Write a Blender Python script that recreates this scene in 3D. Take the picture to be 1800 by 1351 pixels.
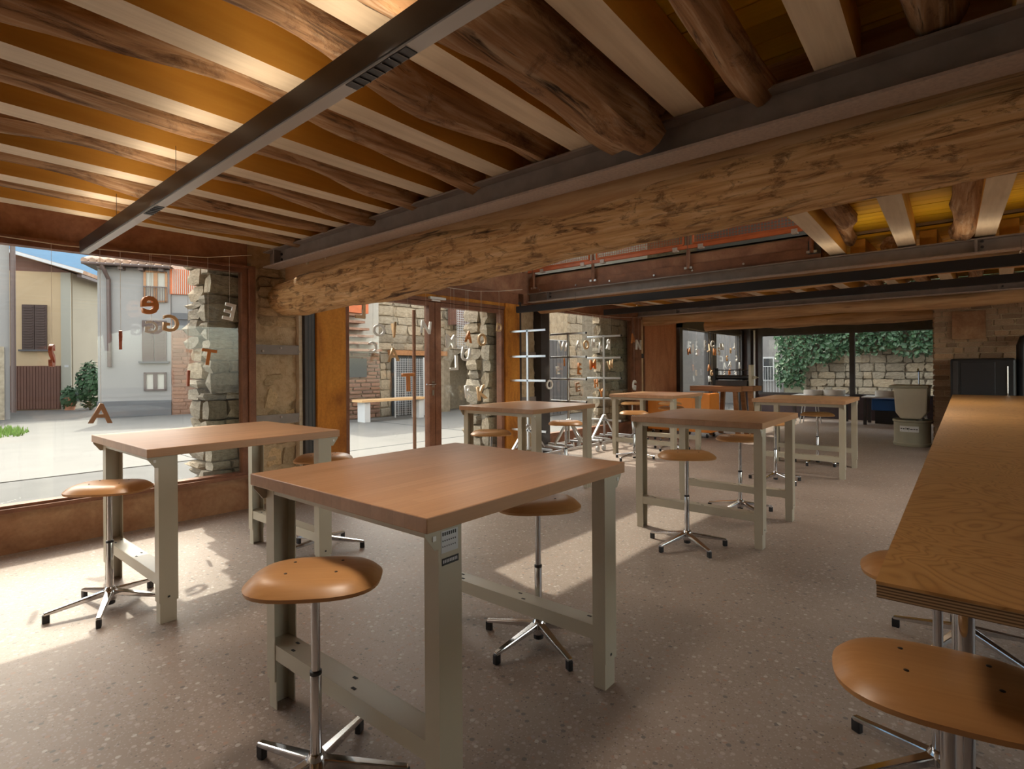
import bpy, bmesh, math, random
from mathutils import Vector, Matrix, noise
for o in list(bpy.data.objects): bpy.data.objects.remove(o)
S = bpy.context.scene
C = S.collection
R = math.radians
rnd = random.Random(7)

# ------------------------------------------------------------------ camera
cd = bpy.data.cameras.new('camera'); cam = bpy.data.objects.new('camera', cd); C.objects.link(cam)
cd.sensor_width = 36.0; cd.sensor_fit = 'HORIZONTAL'; cd.lens = 19.247; cd.shift_y = -0.01602
cd.clip_start = 0.02; cd.clip_end = 500
cam.matrix_world = Matrix.Translation((0, 0, 1.318)) @ Matrix.Rotation(R(41.6), 4, 'Z') @ Matrix.Rotation(R(90), 4, 'X') @ Matrix.Rotation(R(-0.361), 4, 'Z')
S.camera = cam
# ------------------------------------------------------------------ world, sun, exposure
w = bpy.data.worlds.new('world'); S.world = w; w.use_nodes = True
nt = w.node_tree; bg = nt.nodes['Background']
sky = nt.nodes.new('ShaderNodeTexSky'); sky.sky_type = 'NISHITA'; sky.sun_disc = False
sky.sun_elevation = R(47); sky.sun_rotation = R(-78); sky.air_density = 1.0; sky.dust_density = 2.5; sky.ozone_density = 1.0; sky.altitude = 500
hs = nt.nodes.new('ShaderNodeHueSaturation'); hs.inputs['Saturation'].default_value = 0.45
nt.links.new(sky.outputs[0], hs.inputs['Color']); wm = nt.nodes.new('ShaderNodeMix'); wm.data_type = 'RGBA'; wm.blend_type = 'MULTIPLY'; wm.inputs[0].default_value = 1.0; wm.inputs[7].default_value = (1.0, 0.90, 0.77, 1)
nt.links.new(hs.outputs[0], wm.inputs[6]); nt.links.new(wm.outputs[2], bg.inputs[0]); bg.inputs[1].default_value = 0.84
sl = bpy.data.lights.new('sun', 'SUN'); so = bpy.data.objects.new('sun', sl); C.objects.link(so)
sl.energy = 3.2; sl.angle = R(0.55); sl.color = (1.0, 0.90, 0.76)
so.rotation_euler = Vector((0.9125, -0.194, -1.0)).to_track_quat('-Z', 'Y').to_euler()
so.location = (-20, 4, 22)
S.view_settings.view_transform = 'Standard'; S.view_settings.look = 'None'
S.view_settings.gamma = 1.0; S.view_settings.use_curve_mapping = False
S.view_settings.exposure = 0.66

# ------------------------------------------------------------------ materials
def new_mat(name):
    m = bpy.data.materials.new(name); m.use_nodes = True
    n = m.node_tree.nodes; b = n['Principled BSDF']
    return m, m.node_tree, b
def lk(t, a, b): t.links.new(a, b)
def coords(t, scale=(1, 1, 1), rot=(0, 0, 0), kind='Object'):
    tc = t.nodes.new('ShaderNodeTexCoord'); mp = t.nodes.new('ShaderNodeMapping')
    mp.inputs['Scale'].default_value = scale; mp.inputs['Rotation'].default_value = rot
    lk(t, tc.outputs[kind], mp.inputs[0]); return mp.outputs[0]
def noi(t, vec, scale, detail=4, rough=0.55, dist=0.0):
    n = t.nodes.new('ShaderNodeTexNoise'); n.inputs['Scale'].default_value = scale
    n.inputs['Detail'].default_value = detail; n.inputs['Roughness'].default_value = rough
    n.inputs['Distortion'].default_value = dist
    lk(t, vec, n.inputs['Vector']); return n.outputs['Fac']
def ramp(t, fac, stops, interp='LINEAR'):
    r = t.nodes.new('ShaderNodeValToRGB'); e = r.color_ramp.elements; r.color_ramp.interpolation = interp
    while len(e) > len(stops): e.remove(e[-1])
    while len(e) < len(stops): e.new(1.0)
    for el, (p, c) in zip(e, stops):
        el.position = p; el.color = (*c, 1) if len(c) == 3 else c
    lk(t, fac, r.inputs[0]); return r.outputs[0]
def mixc(t, fac, a, b, mode='MIX'):
    m = t.nodes.new('ShaderNodeMix'); m.data_type = 'RGBA'; m.blend_type = mode
    for s, v in ((m.inputs[0], fac), (m.inputs[6], a), (m.inputs[7], b)):
        if isinstance(v, (int, float)): s.default_value = v
        elif isinstance(v, tuple): s.default_value = (*v, 1) if len(v) == 3 else v
        else: lk(t, v, s)
    return m.outputs[2]
def bump(t, b, h, strength=0.3, dist=0.01):
    n = t.nodes.new('ShaderNodeBump'); n.inputs['Strength'].default_value = strength; n.inputs['Distance'].default_value = dist
    lk(t, h, n.inputs['Height']); lk(t, n.outputs[0], b.inputs['Normal'])
def objrand(t):
    return t.nodes.new('ShaderNodeObjectInfo').outputs['Random']
def plain(name, col, rough=0.5, metal=0.0, var=0.0, scale=6, spec=None, bmp=0.0):
    m, t, b = new_mat(name)
    b.inputs['Base Color'].default_value = (*col, 1); b.inputs['Roughness'].default_value = rough; b.inputs['Metallic'].default_value = metal
    if spec is not None: b.inputs['Specular IOR Level'].default_value = spec
    if var > 0:
        f = noi(t, coords(t), scale, 5)
        lk(t, ramp(t, f, [(0.25, tuple(c * (1 - var) for c in col)), (0.75, tuple(min(1, c * (1 + var)) for c in col))]), b.inputs['Base Color'])
        if bmp: bump(t, b, f, bmp, 0.01)
    return m
def wood(name, c1, c2, c3=None, axis='X', fine=30, rough=0.6, bmp=0.25, randv=0.0, stretch=1.2, dist=0.4, cracks=None, pits=0):
    """streaky grain along one local axis; cracks = colour of dark checks"""
    m, t, b = new_mat(name)
    sc = {'X': (stretch, fine, fine), 'Y': (fine, stretch, fine), 'Z': (fine, fine, stretch)}[axis]
    v = coords(t, sc)
    f = noi(t, v, 1.0, 6, 0.6, dist)
    stops = [(0.3, c1), (0.68, c2)] if c3 is None else [(0.25, c1), (0.5, c2), (0.75, c3)]
    col = ramp(t, f, stops)
    big = noi(t, coords(t, {'X': (1, 4, 4), 'Y': (4, 1, 4), 'Z': (4, 4, 1)}[axis]), 1.3, 3)
    col = mixc(t, 0.55, col, ramp(t, big, [(0.3, (0.6, 0.56, 0.53)), (0.7, (1, 1, 1))]), 'MULTIPLY')
    h = f
    if cracks:
        k = noi(t, coords(t, {'X': (0.9, 17, 17), 'Y': (17, 0.9, 17), 'Z': (17, 17, 0.9)}[axis]), 1.0, 5, 0.65, 0.8)
        msk = ramp(t, k, [(0.30, (0, 0, 0)), (0.40, (1, 1, 1))])
        col = mixc(t, msk, cracks, col)
        h = mixc(t, 0.6, f, msk)
    if pits:
        k2 = noi(t, coords(t, {'X': (0.45, 1, 1), 'Y': (1, 0.45, 1), 'Z': (1, 1, 0.45)}[axis]), pits, 6, 0.7, 0.5)
        m2 = ramp(t, k2, [(0.34, (0.25, 0.2, 0.16)), (0.47, (1, 1, 1))])
        col = mixc(t, 0.8, col, m2, 'MULTIPLY'); h = mixc(t, 0.5, h, m2)
    if randv:
        rr = ramp(t, objrand(t), [(0, (1 - randv,) * 3), (1, (1 + randv * 0.2,) * 3)])
        col = mixc(t, 1.0, col, rr, 'MULTIPLY')
    lk(t, col, b.inputs['Base Color']); b.inputs['Roughness'].default_value = rough
    if bmp: bump(t, b, h, bmp, 0.012)
    return m
def rust(name, cols, scale=3.0, rough=0.65, streak=False, spec=0.3):
    m, t, b = new_mat(name)
    f = noi(t, coords(t, (1, 1, 0.35) if streak else (1, 1, 1)), scale, 8, 0.62, 0.6)
    g = noi(t, coords(t), scale * 14, 4)
    col = ramp(t, f, [(0.28, cols[0]), (0.5, cols[1]), (0.72, cols[2])])
    col = mixc(t, 0.4, col, ramp(t, g, [(0.3, (0.55, 0.5, 0.45)), (0.7, (1, 1, 1))]), 'MULTIPLY')
    lk(t, col, b.inputs['Base Color']); b.inputs['Roughness'].default_value = rough; b.inputs['Specular IOR Level'].default_value = spec
    bump(t, b, g, 0.12, 0.004); return m
M = {}
def mk_floor():
    m, t, b = new_mat('terrazzo')
    v = coords(t)
    base = ramp(t, noi(t, v, 1.2, 5), [(0.3, (0.252, 0.200, 0.168)), (0.7, (0.326, 0.262, 0.224))])
    def chips(scale, lo, cols, prev, seed):
        vo = t.nodes.new('ShaderNodeTexVoronoi'); vo.inputs['Scale'].default_value = scale; vo.inputs['Randomness'].default_value = 1
        mp = t.nodes.new('ShaderNodeMapping'); mp.inputs['Location'].default_value = (seed, seed * 2.3, 0); lk(t, v, mp.inputs[0])
        lk(t, mp.outputs[0], vo.inputs['Vector'])
        sep = t.nodes.new('ShaderNodeSeparateColor'); lk(t, vo.outputs['Color'], sep.inputs[0])
        # keep only some cells, and only the core of each
        d = ramp(t, vo.outputs['Distance'], [(0.36, (1, 1, 1)), (0.44, (0, 0, 0))])
        k = ramp(t, sep.outputs[0], [(lo, (0, 0, 0)), (lo + 0.01, (1, 1, 1))])
        mm = t.nodes.new('ShaderNodeMath'); mm.operation = 'MULTIPLY'; lk(t, d, mm.inputs[0]); lk(t, k, mm.inputs[1])
        cc = ramp(t, sep.outputs[1], cols, 'CONSTANT')
        return mixc(t, mm.outputs[0], prev, cc)
    c = chips(120, 0.55, [(0, (0.339, 0.279, 0.249)), (0.4, (0.154, 0.128, 0.121)), (0.55, (0.362, 0.311, 0.283)), (0.85, (0.254, 0.187, 0.154))], base, 3.1)
    c = chips(44, 0.55, [(0, (0.385, 0.318, 0.283)), (0.35, (0.323, 0.265, 0.240)), (0.65, (0.170, 0.148, 0.142)), (0.75, (0.323, 0.217, 0.172)), (0.92, (0.446, 0.396, 0.369))], c, 1.7)
    lk(t, c, b.inputs['Base Color']); b.inputs['Roughness'].default_value = 0.5
    b.inputs['Specular IOR Level'].default_value = 0.22
    return m
M['floor'] = mk_floor()
M['asphalt'] = plain('asphalt', (0.088, 0.086, 0.084), 0.9, var=0.18, scale=2.5)
M['bounce'] = plain('pale_bounce_ground', (0.60, 0.57, 0.52), 0.9, var=0.1, scale=4)  # unseen ground kept pale to reflect light into the room
M['slab'] = plain('pale_paving', (0.135, 0.130, 0.122), 0.85, var=0.1, scale=1.5)
M['grass'] = plain('grass', (0.16, 0.26, 0.05), 0.8, var=0.4, scale=12)
M['spruce'] = wood('pale_spruce', (0.68, 0.55, 0.39), (0.84, 0.71, 0.53), axis='Y', fine=26, rough=0.6, bmp=0.05, randv=0.15, dist=0.2)
M['side_bounce'] = wood('spruce_orange_bounce', (0.74, 0.36, 0.055), (0.86, 0.46, 0.085), axis='Y', fine=16, rough=0.5, bmp=0.03, randv=0.1, dist=0.2)  # joist sides: orange bounce from the boards painted into the wood
M['yellow'] = wood('yellow_panel', (0.76, 0.43, 0.015), (0.92, 0.60, 0.03), axis='X', fine=22, rough=0.5, bmp=0.05, randv=0.18, dist=0.3)
M['log'] = wood('old_log', (0.17, 0.075, 0.03), (0.44, 0.245, 0.115), (0.68, 0.52, 0.36), axis='Y', fine=34, rough=0.85, bmp=1.0, randv=0.3, cracks=(0.05, 0.028, 0.016), pits=7)
M['logx'] = wood('old_oak_log', (0.36, 0.17, 0.06), (0.74, 0.46, 0.21), (0.92, 0.69, 0.41), axis='X', fine=46, stretch=2.6, rough=0.85, bmp=1.0, cracks=(0.10, 0.05, 0.022), pits=15)
M['log_far'] = wood('oak_log_rear', (0.28, 0.14, 0.06), (0.55, 0.32, 0.15), (0.70, 0.46, 0.26), axis='X', fine=14, rough=0.85, bmp=0.7, cracks=(0.06, 0.03, 0.014))
M['steel'] = plain('brown_painted_steel', (0.23, 0.19, 0.17), 0.5, 0.0, var=0.2, scale=8)
M['steel_flange'] = plain('taupe_worn_steel', (0.44, 0.36, 0.32), 0.55, 0.1, var=0.18, scale=60)
M['darksteel'] = plain('dark_steel', (0.05, 0.043, 0.043), 0.45, 0.2, var=0.25, scale=7)
M['blackmetal'] = plain('black_lamp_metal', (0.030, 0.030, 0.034), 0.38, 0.3)
M['lampbody'] = plain('bronze_lamp_profile', (0.070, 0.058, 0.050), 0.35, 0.5)
M['lampdiff'] = plain('lamp_diffuser', (0.48, 0.47, 0.46), 0.35)
M['corten'] = rust('corten_brown', [(0.14, 0.062, 0.038), (0.28, 0.13, 0.078), (0.42, 0.22, 0.13)], 2.2)
M['corten_frame'] = rust('corten_frame', [(0.15, 0.062, 0.035), (0.23, 0.10, 0.055), (0.29, 0.13, 0.07)], 5.0, 0.55)
M['corten_orange'] = rust('corten_orange', [(0.22, 0.07, 0.018), (0.60, 0.235, 0.035), (0.76, 0.34, 0.06)], 3.0, 0.75, True)
M['corten_sill'] = rust('corten_sill', [(0.20, 0.09, 0.04), (0.34, 0.17, 0.085), (0.50, 0.31, 0.17)], 2.4, 0.55)
M['rustdoor'] = rust('rust_panel', [(0.28, 0.11, 0.05), (0.46, 0.20, 0.095), (0.58, 0.29, 0.15)], 2.5, 0.6, True)
M['redmesh'] = plain('orange_red_steel', (0.50, 0.12, 0.035), 0.5, 0.0, var=0.2)
M['paint'] = plain('putty_grey_enamel', (0.46, 0.415, 0.32), 0.36, 0.0, var=0.04, scale=3)
M['paintdark'] = plain('slot_shadow', (0.03, 0.03, 0.03), 0.8)
M['chrome'] = plain('polished_chrome', (0.62, 0.62, 0.63), 0.10, 1.0)
M['alu'] = plain('aluminium', (0.72, 0.73, 0.74), 0.3, 1.0, var=0.08)
M['black'] = plain('black_plastic', (0.014, 0.014, 0.016), 0.45)
M['white'] = plain('white_enamel', (0.75, 0.75, 0.74), 0.4)
M['cream'] = plain('cream_enamel', (0.66, 0.60, 0.47), 0.4, var=0.05)
M['barrel'] = plain('olive_grey_plastic', (0.36, 0.34, 0.25), 0.5, var=0.08)
M['orange'] = plain('orange_laminate', (0.88, 0.30, 0.045), 0.45, var=0.05)
M['blue'] = plain('blue_plastic', (0.02, 0.12, 0.40), 0.5)
M['greylam'] = plain('pale_grey_laminate', (0.55, 0.56, 0.58), 0.4)
M['plinthdark'] = plain('dark_wall', (0.075, 0.05, 0.055), 0.7, var=0.2)
M['seat'] = wood('seat_veneer', (0.52, 0.255, 0.092), (0.59, 0.305, 0.118), axis='X', fine=70, rough=0.36, bmp=0.0, randv=0.06, dist=0.2)
def mk_top():
    m, t, b = new_mat('beech_staves')
    v = coords(t)
    # staves along local Y: brick texture with rows across X
    mp = t.nodes.new('ShaderNodeMapping'); mp.inputs['Rotation'].default_value = (0, 0, R(90)); lk(t, v, mp.inputs[0])
    br = t.nodes.new('ShaderNodeTexBrick'); br.inputs['Scale'].default_value = 1.0
    br.inputs['Brick Width'].default_value = 0.55; br.inputs['Row Height'].default_value = 0.052; br.inputs['Mortar Size'].default_value = 0.0006
    br.inputs['Color1'].default_value = (0.43, 0.23, 0.115, 1); br.inputs['Color2'].default_value = (0.50, 0.28, 0.152, 1); br.inputs['Mortar'].default_value = (0.36, 0.19, 0.09, 1)
    br.offset = 0.37; br.squash_frequency = 3; br.squash = 1.3
    lk(t, mp.outputs[0], br.inputs['Vector'])
    f = noi(t, coords(t, (60, 2.5, 60)), 1.0, 4, 0.6, 0.2)
    col = mixc(t, 0.5, br.outputs['Color'], ramp(t, f, [(0.3, (0.72, 0.68, 0.66)), (0.7, (1, 1, 1))]), 'MULTIPLY')
    rr = ramp(t, objrand(t), [(0, (0.88,) * 3), (1, (1.05,) * 3)]); col = mixc(t, 1.0, col, rr, 'MULTIPLY')
    lk(t, col, b.inputs['Base Color']); b.inputs['Roughness'].default_value = 0.33
    return m
M['top'] = mk_top()
def mk_ply():
    m, t, b = new_mat('figured_plywood')
    v = coords(t, (1.0, 0.8, 1.0))
    n1 = noi(t, v, 2.3, 3.0, 0.5, 0.7)
    mm = t.nodes.new('ShaderNodeMath'); mm.operation = 'MULTIPLY'; mm.inputs[1].default_value = 34.0; lk(t, n1, mm.inputs[0])
    sn = t.nodes.new('ShaderNodeMath'); sn.operation = 'FRACT'; lk(t, mm.outputs[0], sn.inputs[0])
    col = ramp(t, sn.outputs[0], [(0.0, (0.36, 0.175, 0.05)), (0.2, (0.50, 0.265, 0.09)), (0.6, (0.55, 0.30, 0.11)), (0.9, (0.48, 0.25, 0.08)), (1.0, (0.36, 0.175, 0.05))])
    f = noi(t, coords(t, (5, 40, 5)), 1.0, 4)
    col = mixc(t, 0.35, col, ramp(t, f, [(0.3, (0.7, 0.68, 0.65)), (0.7, (1, 1, 1))]), 'MULTIPLY')
    lk(t, col, b.inputs['Base Color']); b.inputs['Roughness'].default_value = 0.42; return m
M['ply'] = mk_ply()
def mk_plyedge():
    m, t, b = new_mat('plywood_edge')
    v = coords(t, (0.3, 0.3, 1))
    wv = t.nodes.new('ShaderNodeTexWave'); wv.bands_direction = 'Z'; wv.inputs['Scale'].default_value = 55; wv.inputs['Distortion'].default_value = 0.25; wv.inputs['Detail Scale'].default_value = 2
    lk(t, v, wv.inputs['Vector'])
    lk(t, ramp(t, wv.outputs['Fac'], [(0.3, (0.14, 0.075, 0.035)), (0.6, (0.42, 0.27, 0.14))]), b.inputs['Base Color']); b.inputs['Roughness'].default_value = 0.6
    return m
M['plyedge'] = mk_plyedge()
def stone(name, cols, rough=0.9, scale=7):
    m, t, b = new_mat(name)
    f = noi(t, coords(t), scale, 8, 0.65, 0.3)
    col = ramp(t, f, [(0.25, cols[0]), (0.5, cols[1]), (0.75, cols[2])])
    col = mixc(t, 1.0, col, ramp(t, objrand(t), [(0, (0.62, 0.60, 0.58)), (0.5, (0.95, 0.95, 0.95)), (1, (1.1, 1.02, 0.92))]), 'MULTIPLY')
    lk(t, col, b.inputs['Base Color']); b.inputs['Roughness'].default_value = rough
    bump(t, b, f, 0.8, 0.03); return m
M['stone'] = stone('field_stone', [(0.19, 0.155, 0.11), (0.35, 0.295, 0.22), (0.47, 0.41, 0.32)])
M['stone_warm'] = stone('beige_rubble', [(0.46, 0.32, 0.175), (0.68, 0.52, 0.32), (0.80, 0.65, 0.44)])
M['mortar'] = stone('rough_mortar', [(0.54, 0.37, 0.21), (0.76, 0.57, 0.36), (0.86, 0.68, 0.46)], scale=14)
M['mortar_out'] = stone('lime_mortar', [(0.22, 0.18, 0.13), (0.30, 0.26, 0.20), (0.38, 0.34, 0.28)], scale=14)
M['brick'] = stone('old_brick', [(0.38, 0.21, 0.12), (0.58, 0.38, 0.24), (0.74, 0.56, 0.40)], scale=16)
M['brick_red'] = stone('red_brick', [(0.20, 0.10, 0.065), (0.29, 0.165, 0.115), (0.36, 0.24, 0.18)], scale=10)
M['plaster'] = plain('warm_plaster', (0.78, 0.72, 0.64), 0.85, var=0.05, scale=3)
M['whitewall'] = plain('white_render', (0.25, 0.238, 0.234), 0.9, var=0.06, scale=1.0)
M['greywall'] = plain('grey_render', (0.11, 0.11, 0.118), 0.9, var=0.08, scale=1.0)
M['yellowwall'] = plain('yellow_render', (0.56, 0.425, 0.275), 0.9, var=0.04, scale=1.0)
M['sidewall'] = plain('beige_render', (0.30, 0.26, 0.20), 0.9, var=0.08, scale=1.0)
M['strip'] = plain('pale_strip', (0.42, 0.41, 0.36), 0.9)
M['shutter'] = plain('brown_shutter', (0.085, 0.055, 0.05), 0.6)
M['garage'] = plain('garage_door_brown', (0.16, 0.075, 0.055), 0.6, var=0.1)
M['tile'] = stone('roof_tile', [(0.22, 0.14, 0.10), (0.36, 0.24, 0.18), (0.46, 0.36, 0.30)], scale=4)
M['woodframe'] = plain('brown_window_wood', (0.33, 0.16, 0.07), 0.5)
M['brownmetal'] = plain('brown_gutter', (0.09, 0.06, 0.055), 0.5)
M['curtain'] = plain('white_curtain', (0.42, 0.40, 0.36), 0.9)
M['darkvoid'] = plain('dark_room', (0.03, 0.035, 0.04), 0.6)
M['mount'] = plain('mountain_haze_blue', (0.05, 0.12, 0.205), 1.0, var=0.12, scale=0.15)  # distance haze painted into the blue of the slope
M['ivy'] = plain('ivy_leaf', (0.030, 0.085, 0.032), 0.5, var=0.5, scale=9)
M['terracotta'] = plain('terracotta', (0.50, 0.22, 0.13), 0.8)
M['bark'] = plain('stem', (0.14, 0.10, 0.06), 0.9)
M['letter_white'] = plain('letter_white', (0.78, 0.77, 0.74), 0.5)
M['letter_tan'] = plain('letter_tan', (0.60, 0.38, 0.19), 0.6, var=0.1)
M['letter_orange'] = plain('letter_orange', (0.55, 0.20, 0.05), 0.6, var=0.1)
M['letter_brown'] = plain('letter_brown', (0.27, 0.13, 0.06), 0.6, var=0.1)
M['letter_red'] = plain('letter_red', (0.36, 0.10, 0.05), 0.5)
M['string'] = plain('string', (0.70, 0.64, 0.54), 0.8)
M['oldbench'] = wood('bench_wood', (0.30, 0.13, 0.05), (0.46, 0.22, 0.09), axis='X', fine=30, rough=0.5, bmp=0.1)
M['roofwood'] = plain('roof_boarding', (0.42, 0.30, 0.18), 0.8, var=0.1)
def mk_glass(name, tint=(0.93, 0.96, 0.95)):
    m = bpy.data.materials.new(name); m.use_nodes = True; t = m.node_tree; t.nodes.clear()
    out = t.nodes.new('ShaderNodeOutputMaterial'); tr = t.nodes.new('ShaderNodeBsdfTransparent'); gl = t.nodes.new('ShaderNodeBsdfGlossy')
    tr.inputs[0].default_value = (*tint, 1); gl.inputs['Roughness'].default_value = 0.015; gl.inputs[0].default_value = (1, 1, 1, 1)
    # Schlick reflectance from the facing angle, the same from both sides of the pane
    lw = t.nodes.new('ShaderNodeLayerWeight'); lw.inputs[0].default_value = 0.5
    pw = t.nodes.new('ShaderNodeMath'); pw.operation = 'POWER'; pw.inputs[1].default_value = 5.0; lk(t, lw.outputs['Facing'], pw.inputs[0])
    fr = t.nodes.new('ShaderNodeMath'); fr.operation = 'MULTIPLY_ADD'; fr.inputs[1].default_value = 0.80; fr.inputs[2].default_value = 0.02; lk(t, pw.outputs[0], fr.inputs[0])
    mx = t.nodes.new('ShaderNodeMixShader'); lk(t, fr.outputs[0], mx.inputs[0]); lk(t, tr.outputs[0], mx.inputs[1]); lk(t, gl.outputs[0], mx.inputs[2])
    lk(t, mx.outputs[0], out.inputs[0]); return m
M['glass'] = mk_glass('clear_glass')
def mk_emit(name, col, st):
    m = bpy.data.materials.new(name); m.use_nodes = True; t = m.node_tree; t.nodes.clear()
    out = t.nodes.new('ShaderNodeOutputMaterial'); e = t.nodes.new('ShaderNodeEmission'); e.inputs[0].default_value = (*col, 1); e.inputs[1].default_value = st
    lk(t, e.outputs[0], out.inputs[0]); return m
M['fill_up'] = mk_emit('added_uplight', (1.0, 0.82, 0.60), 8.0); M['fill_up2'] = mk_emit('added_uplight_dim', (1.0, 0.82, 0.60), 5.0)  # glow of unseen strips added on the lamps to brighten the ceiling

# ------------------------------------------------------------------ mesh helpers
class MB:
    def __init__(s): s.v = []; s.f = []; s.mi = []; s.cur = 0
    def add(s, vs, fs):
        n = len(s.v); s.v += [tuple(p) for p in vs]
        for f in fs: s.f.append(tuple(i + n for i in f)); s.mi.append(s.cur)
        return s
    def box(s, x0, x1, y0, y1, z0, z1):
        return s.add([(x0, y0, z0), (x1, y0, z0), (x1, y1, z0), (x0, y1, z0), (x0, y0, z1), (x1, y0, z1), (x1, y1, z1), (x0, y1, z1)],
                     [(3, 2, 1, 0), (4, 5, 6, 7), (0, 1, 5, 4), (1, 2, 6, 5), (2, 3, 7, 6), (3, 0, 4, 7)])
    def bar(s, p0, p1, w, h, up=(0, 0, 1), w1=None, h1=None):
        p0 = Vector(p0); p1 = Vector(p1); d = (p1 - p0).normalized(); u = Vector(up)
        if abs(d.dot(u)) > 0.99: u = Vector((1, 0, 0))
        a = d.cross(u).normalized(); b = a.cross(d).normalized()
        w1 = w if w1 is None else w1; h1 = h if h1 is None else h1; vs = []
        for p, ww, hh in ((p0, w, h), (p1, w1, h1)):
            for i, j in ((-1, -1), (1, -1), (1, 1), (-1, 1)): vs.append(p + a * (i * ww / 2) + b * (j * hh / 2))
        return s.add(vs, [(0, 1, 2, 3), (7, 6, 5, 4), (0, 4, 5, 1), (1, 5, 6, 2), (2, 6, 7, 3), (3, 7, 4, 0)])
    def tube(s, pts, rad, n=10, cap=True, rfun=None):
        pts = [Vector(p) for p in pts]; k = len(pts)
        if isinstance(rad, (int, float)): rad = [rad] * k
        prev = None; vs = []; fs = []
        for i, p in enumerate(pts):
            d = (pts[min(i + 1, k - 1)] - pts[max(i - 1, 0)]).normalized()
            if prev is None:
                u = Vector((0, 0, 1)) if abs(d.z) < 0.9 else Vector((1, 0, 0))
                a = d.cross(u).normalized()
            else: a = (prev - d * prev.dot(d)).normalized()
            prev = a; b = d.cross(a)
            for j in range(n):
                th = 2 * math.pi * j / n; r = rad[i] * (rfun(i, th) if rfun else 1)
                vs.append(p + a * (math.cos(th) * r) + b * (math.sin(th) * r))
        for i in range(k - 1):
            for j in range(n):
                j2 = (j + 1) % n; fs.append((i * n + j, i * n + j2, (i + 1) * n + j2, (i + 1) * n + j))
        if cap: fs.append(tuple(range(n - 1, -1, -1))); fs.append(tuple(range((k - 1) * n, k * n)))
        return s.add(vs, fs)
    def lathe(s, prof, n=20, c=(0, 0, 0), cap=True):
        vs = []; fs = []; k = len(prof)
        for r, z in prof:
            for j in range(n):
                th = 2 * math.pi * j / n; vs.append((c[0] + r * math.cos(th), c[1] + r * math.sin(th), c[2] + z))
        for i in range(k - 1):
            for j in range(n):
                j2 = (j + 1) % n; fs.append((i * n + j, i * n + j2, (i + 1) * n + j2, (i + 1) * n + j))
        if cap: fs.append(tuple(range(n - 1, -1, -1))); fs.append(tuple(range((k - 1) * n, k * n)))
        return s.add(vs, fs)
    def prism(s, poly, z0, z1, ax='z'):
        """extrude a 2-D polygon; ax names the extrusion axis"""
        def P(a, b, c): return {'z': (a, b, c), 'y': (a, c, b), 'x': (c, a, b)}[ax]
        n = len(poly); vs = [P(a, b, z0) for a, b in poly] + [P(a, b, z1) for a, b in poly]
        fs = [tuple(range(n - 1, -1, -1)), tuple(range(n, 2 * n))] + [(i, (i + 1) % n, n + (i + 1) % n, n + i) for i in range(n)]
        return s.add(vs, fs)
    def mesh(s, name, mats, smooth=False):
        me = bpy.data.meshes.new(name); me.from_pydata(s.v, [], s.f)
        bm = bmesh.new(); bm.from_mesh(me); bmesh.ops.recalc_face_normals(bm, faces=bm.faces); bm.to_mesh(me); bm.free()
        for m in (mats if isinstance(mats, (list, tuple)) else [mats]): me.materials.append(m)
        me.polygons.foreach_set('material_index', s.mi)
        if smooth: me.polygons.foreach_set('use_smooth', [True] * len(me.polygons))
        me.update(); return me
    def build(s, name, mats, parent=None, loc=(0, 0, 0), rot=(0, 0, 0), smooth=False, bevel=0.0, angle=None):
        return inst(name, s.mesh(name, mats, smooth), parent, loc, rot, bevel, angle if angle else (35 if smooth else None))
def inst(name, me, parent=None, loc=(0, 0, 0), rot=(0, 0, 0), bevel=0.0, angle=None, scale=None):
    o = bpy.data.objects.new(name, me); C.objects.link(o); o.location = loc; o.rotation_euler = rot; o.parent = parent
    if scale: o.scale = scale
    if angle:
        try: me.set_sharp_from_angle(angle=R(angle))
        except Exception: pass
    if bevel:
        b = o.modifiers.new('bevel', 'BEVEL'); b.width = bevel; b.segments = 2; b.limit_method = 'ANGLE'; b.angle_limit = R(40)
    return o
def empty(name, loc=(0, 0, 0), rz=0.0):
    o = bpy.data.objects.new(name, None); C.objects.link(o); o.location = loc; o.rotation_euler = (0, 0, rz); o.empty_display_size = 0.1; return o
def tag(o, label, cat, group=None):
    o['label'] = label; o['category'] = cat
    if group: o['group'] = group
    return o
def struct(o, label=None):
    o['kind'] = 'structure'
    if label: o['label'] = label
    return o
def copy_tree(o, parent=None):
    c = o.copy(); C.objects.link(c); c.parent = parent
    for ch in list(o.children): copy_tree(ch, c)
    return c
def boxo(name, mat, parent, *b, bevel=0.0): return MB().box(*b).build(name, mat, parent, bevel=bevel)

# ================================================================== THE ROOM
WX = -5.32                                   # inner face of the glazed side
fl = struct(MB().box(-5.40, 3.4, -3.2, 15.75, -0.12, 0.0).build('floor', M['floor']), 'speckled terrazzo floor')
gr = struct(MB().box(-70, -5.40, -40, 60, -0.30, -0.03).build('ground', M['asphalt']), 'grey asphalt yard outside the windows')
gr2 = struct(MB().box(-5.40, 40, 15.75, 60, -0.30, -0.03).build('ground', M['asphalt']), 'asphalt lane beyond the rear window')
gr4 = struct(MB().box(3.4, 40, -3.2, 15.75, -0.30, -0.03).build('ground', M['asphalt']), 'asphalt yard right of the building')
gr3 = struct(MB().box(-5.40, 40, -40, -3.2, -0.30, -0.03).build('ground', M['bounce']), 'pale gravel ground behind the viewpoint, unseen and made to reflect light')

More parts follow.
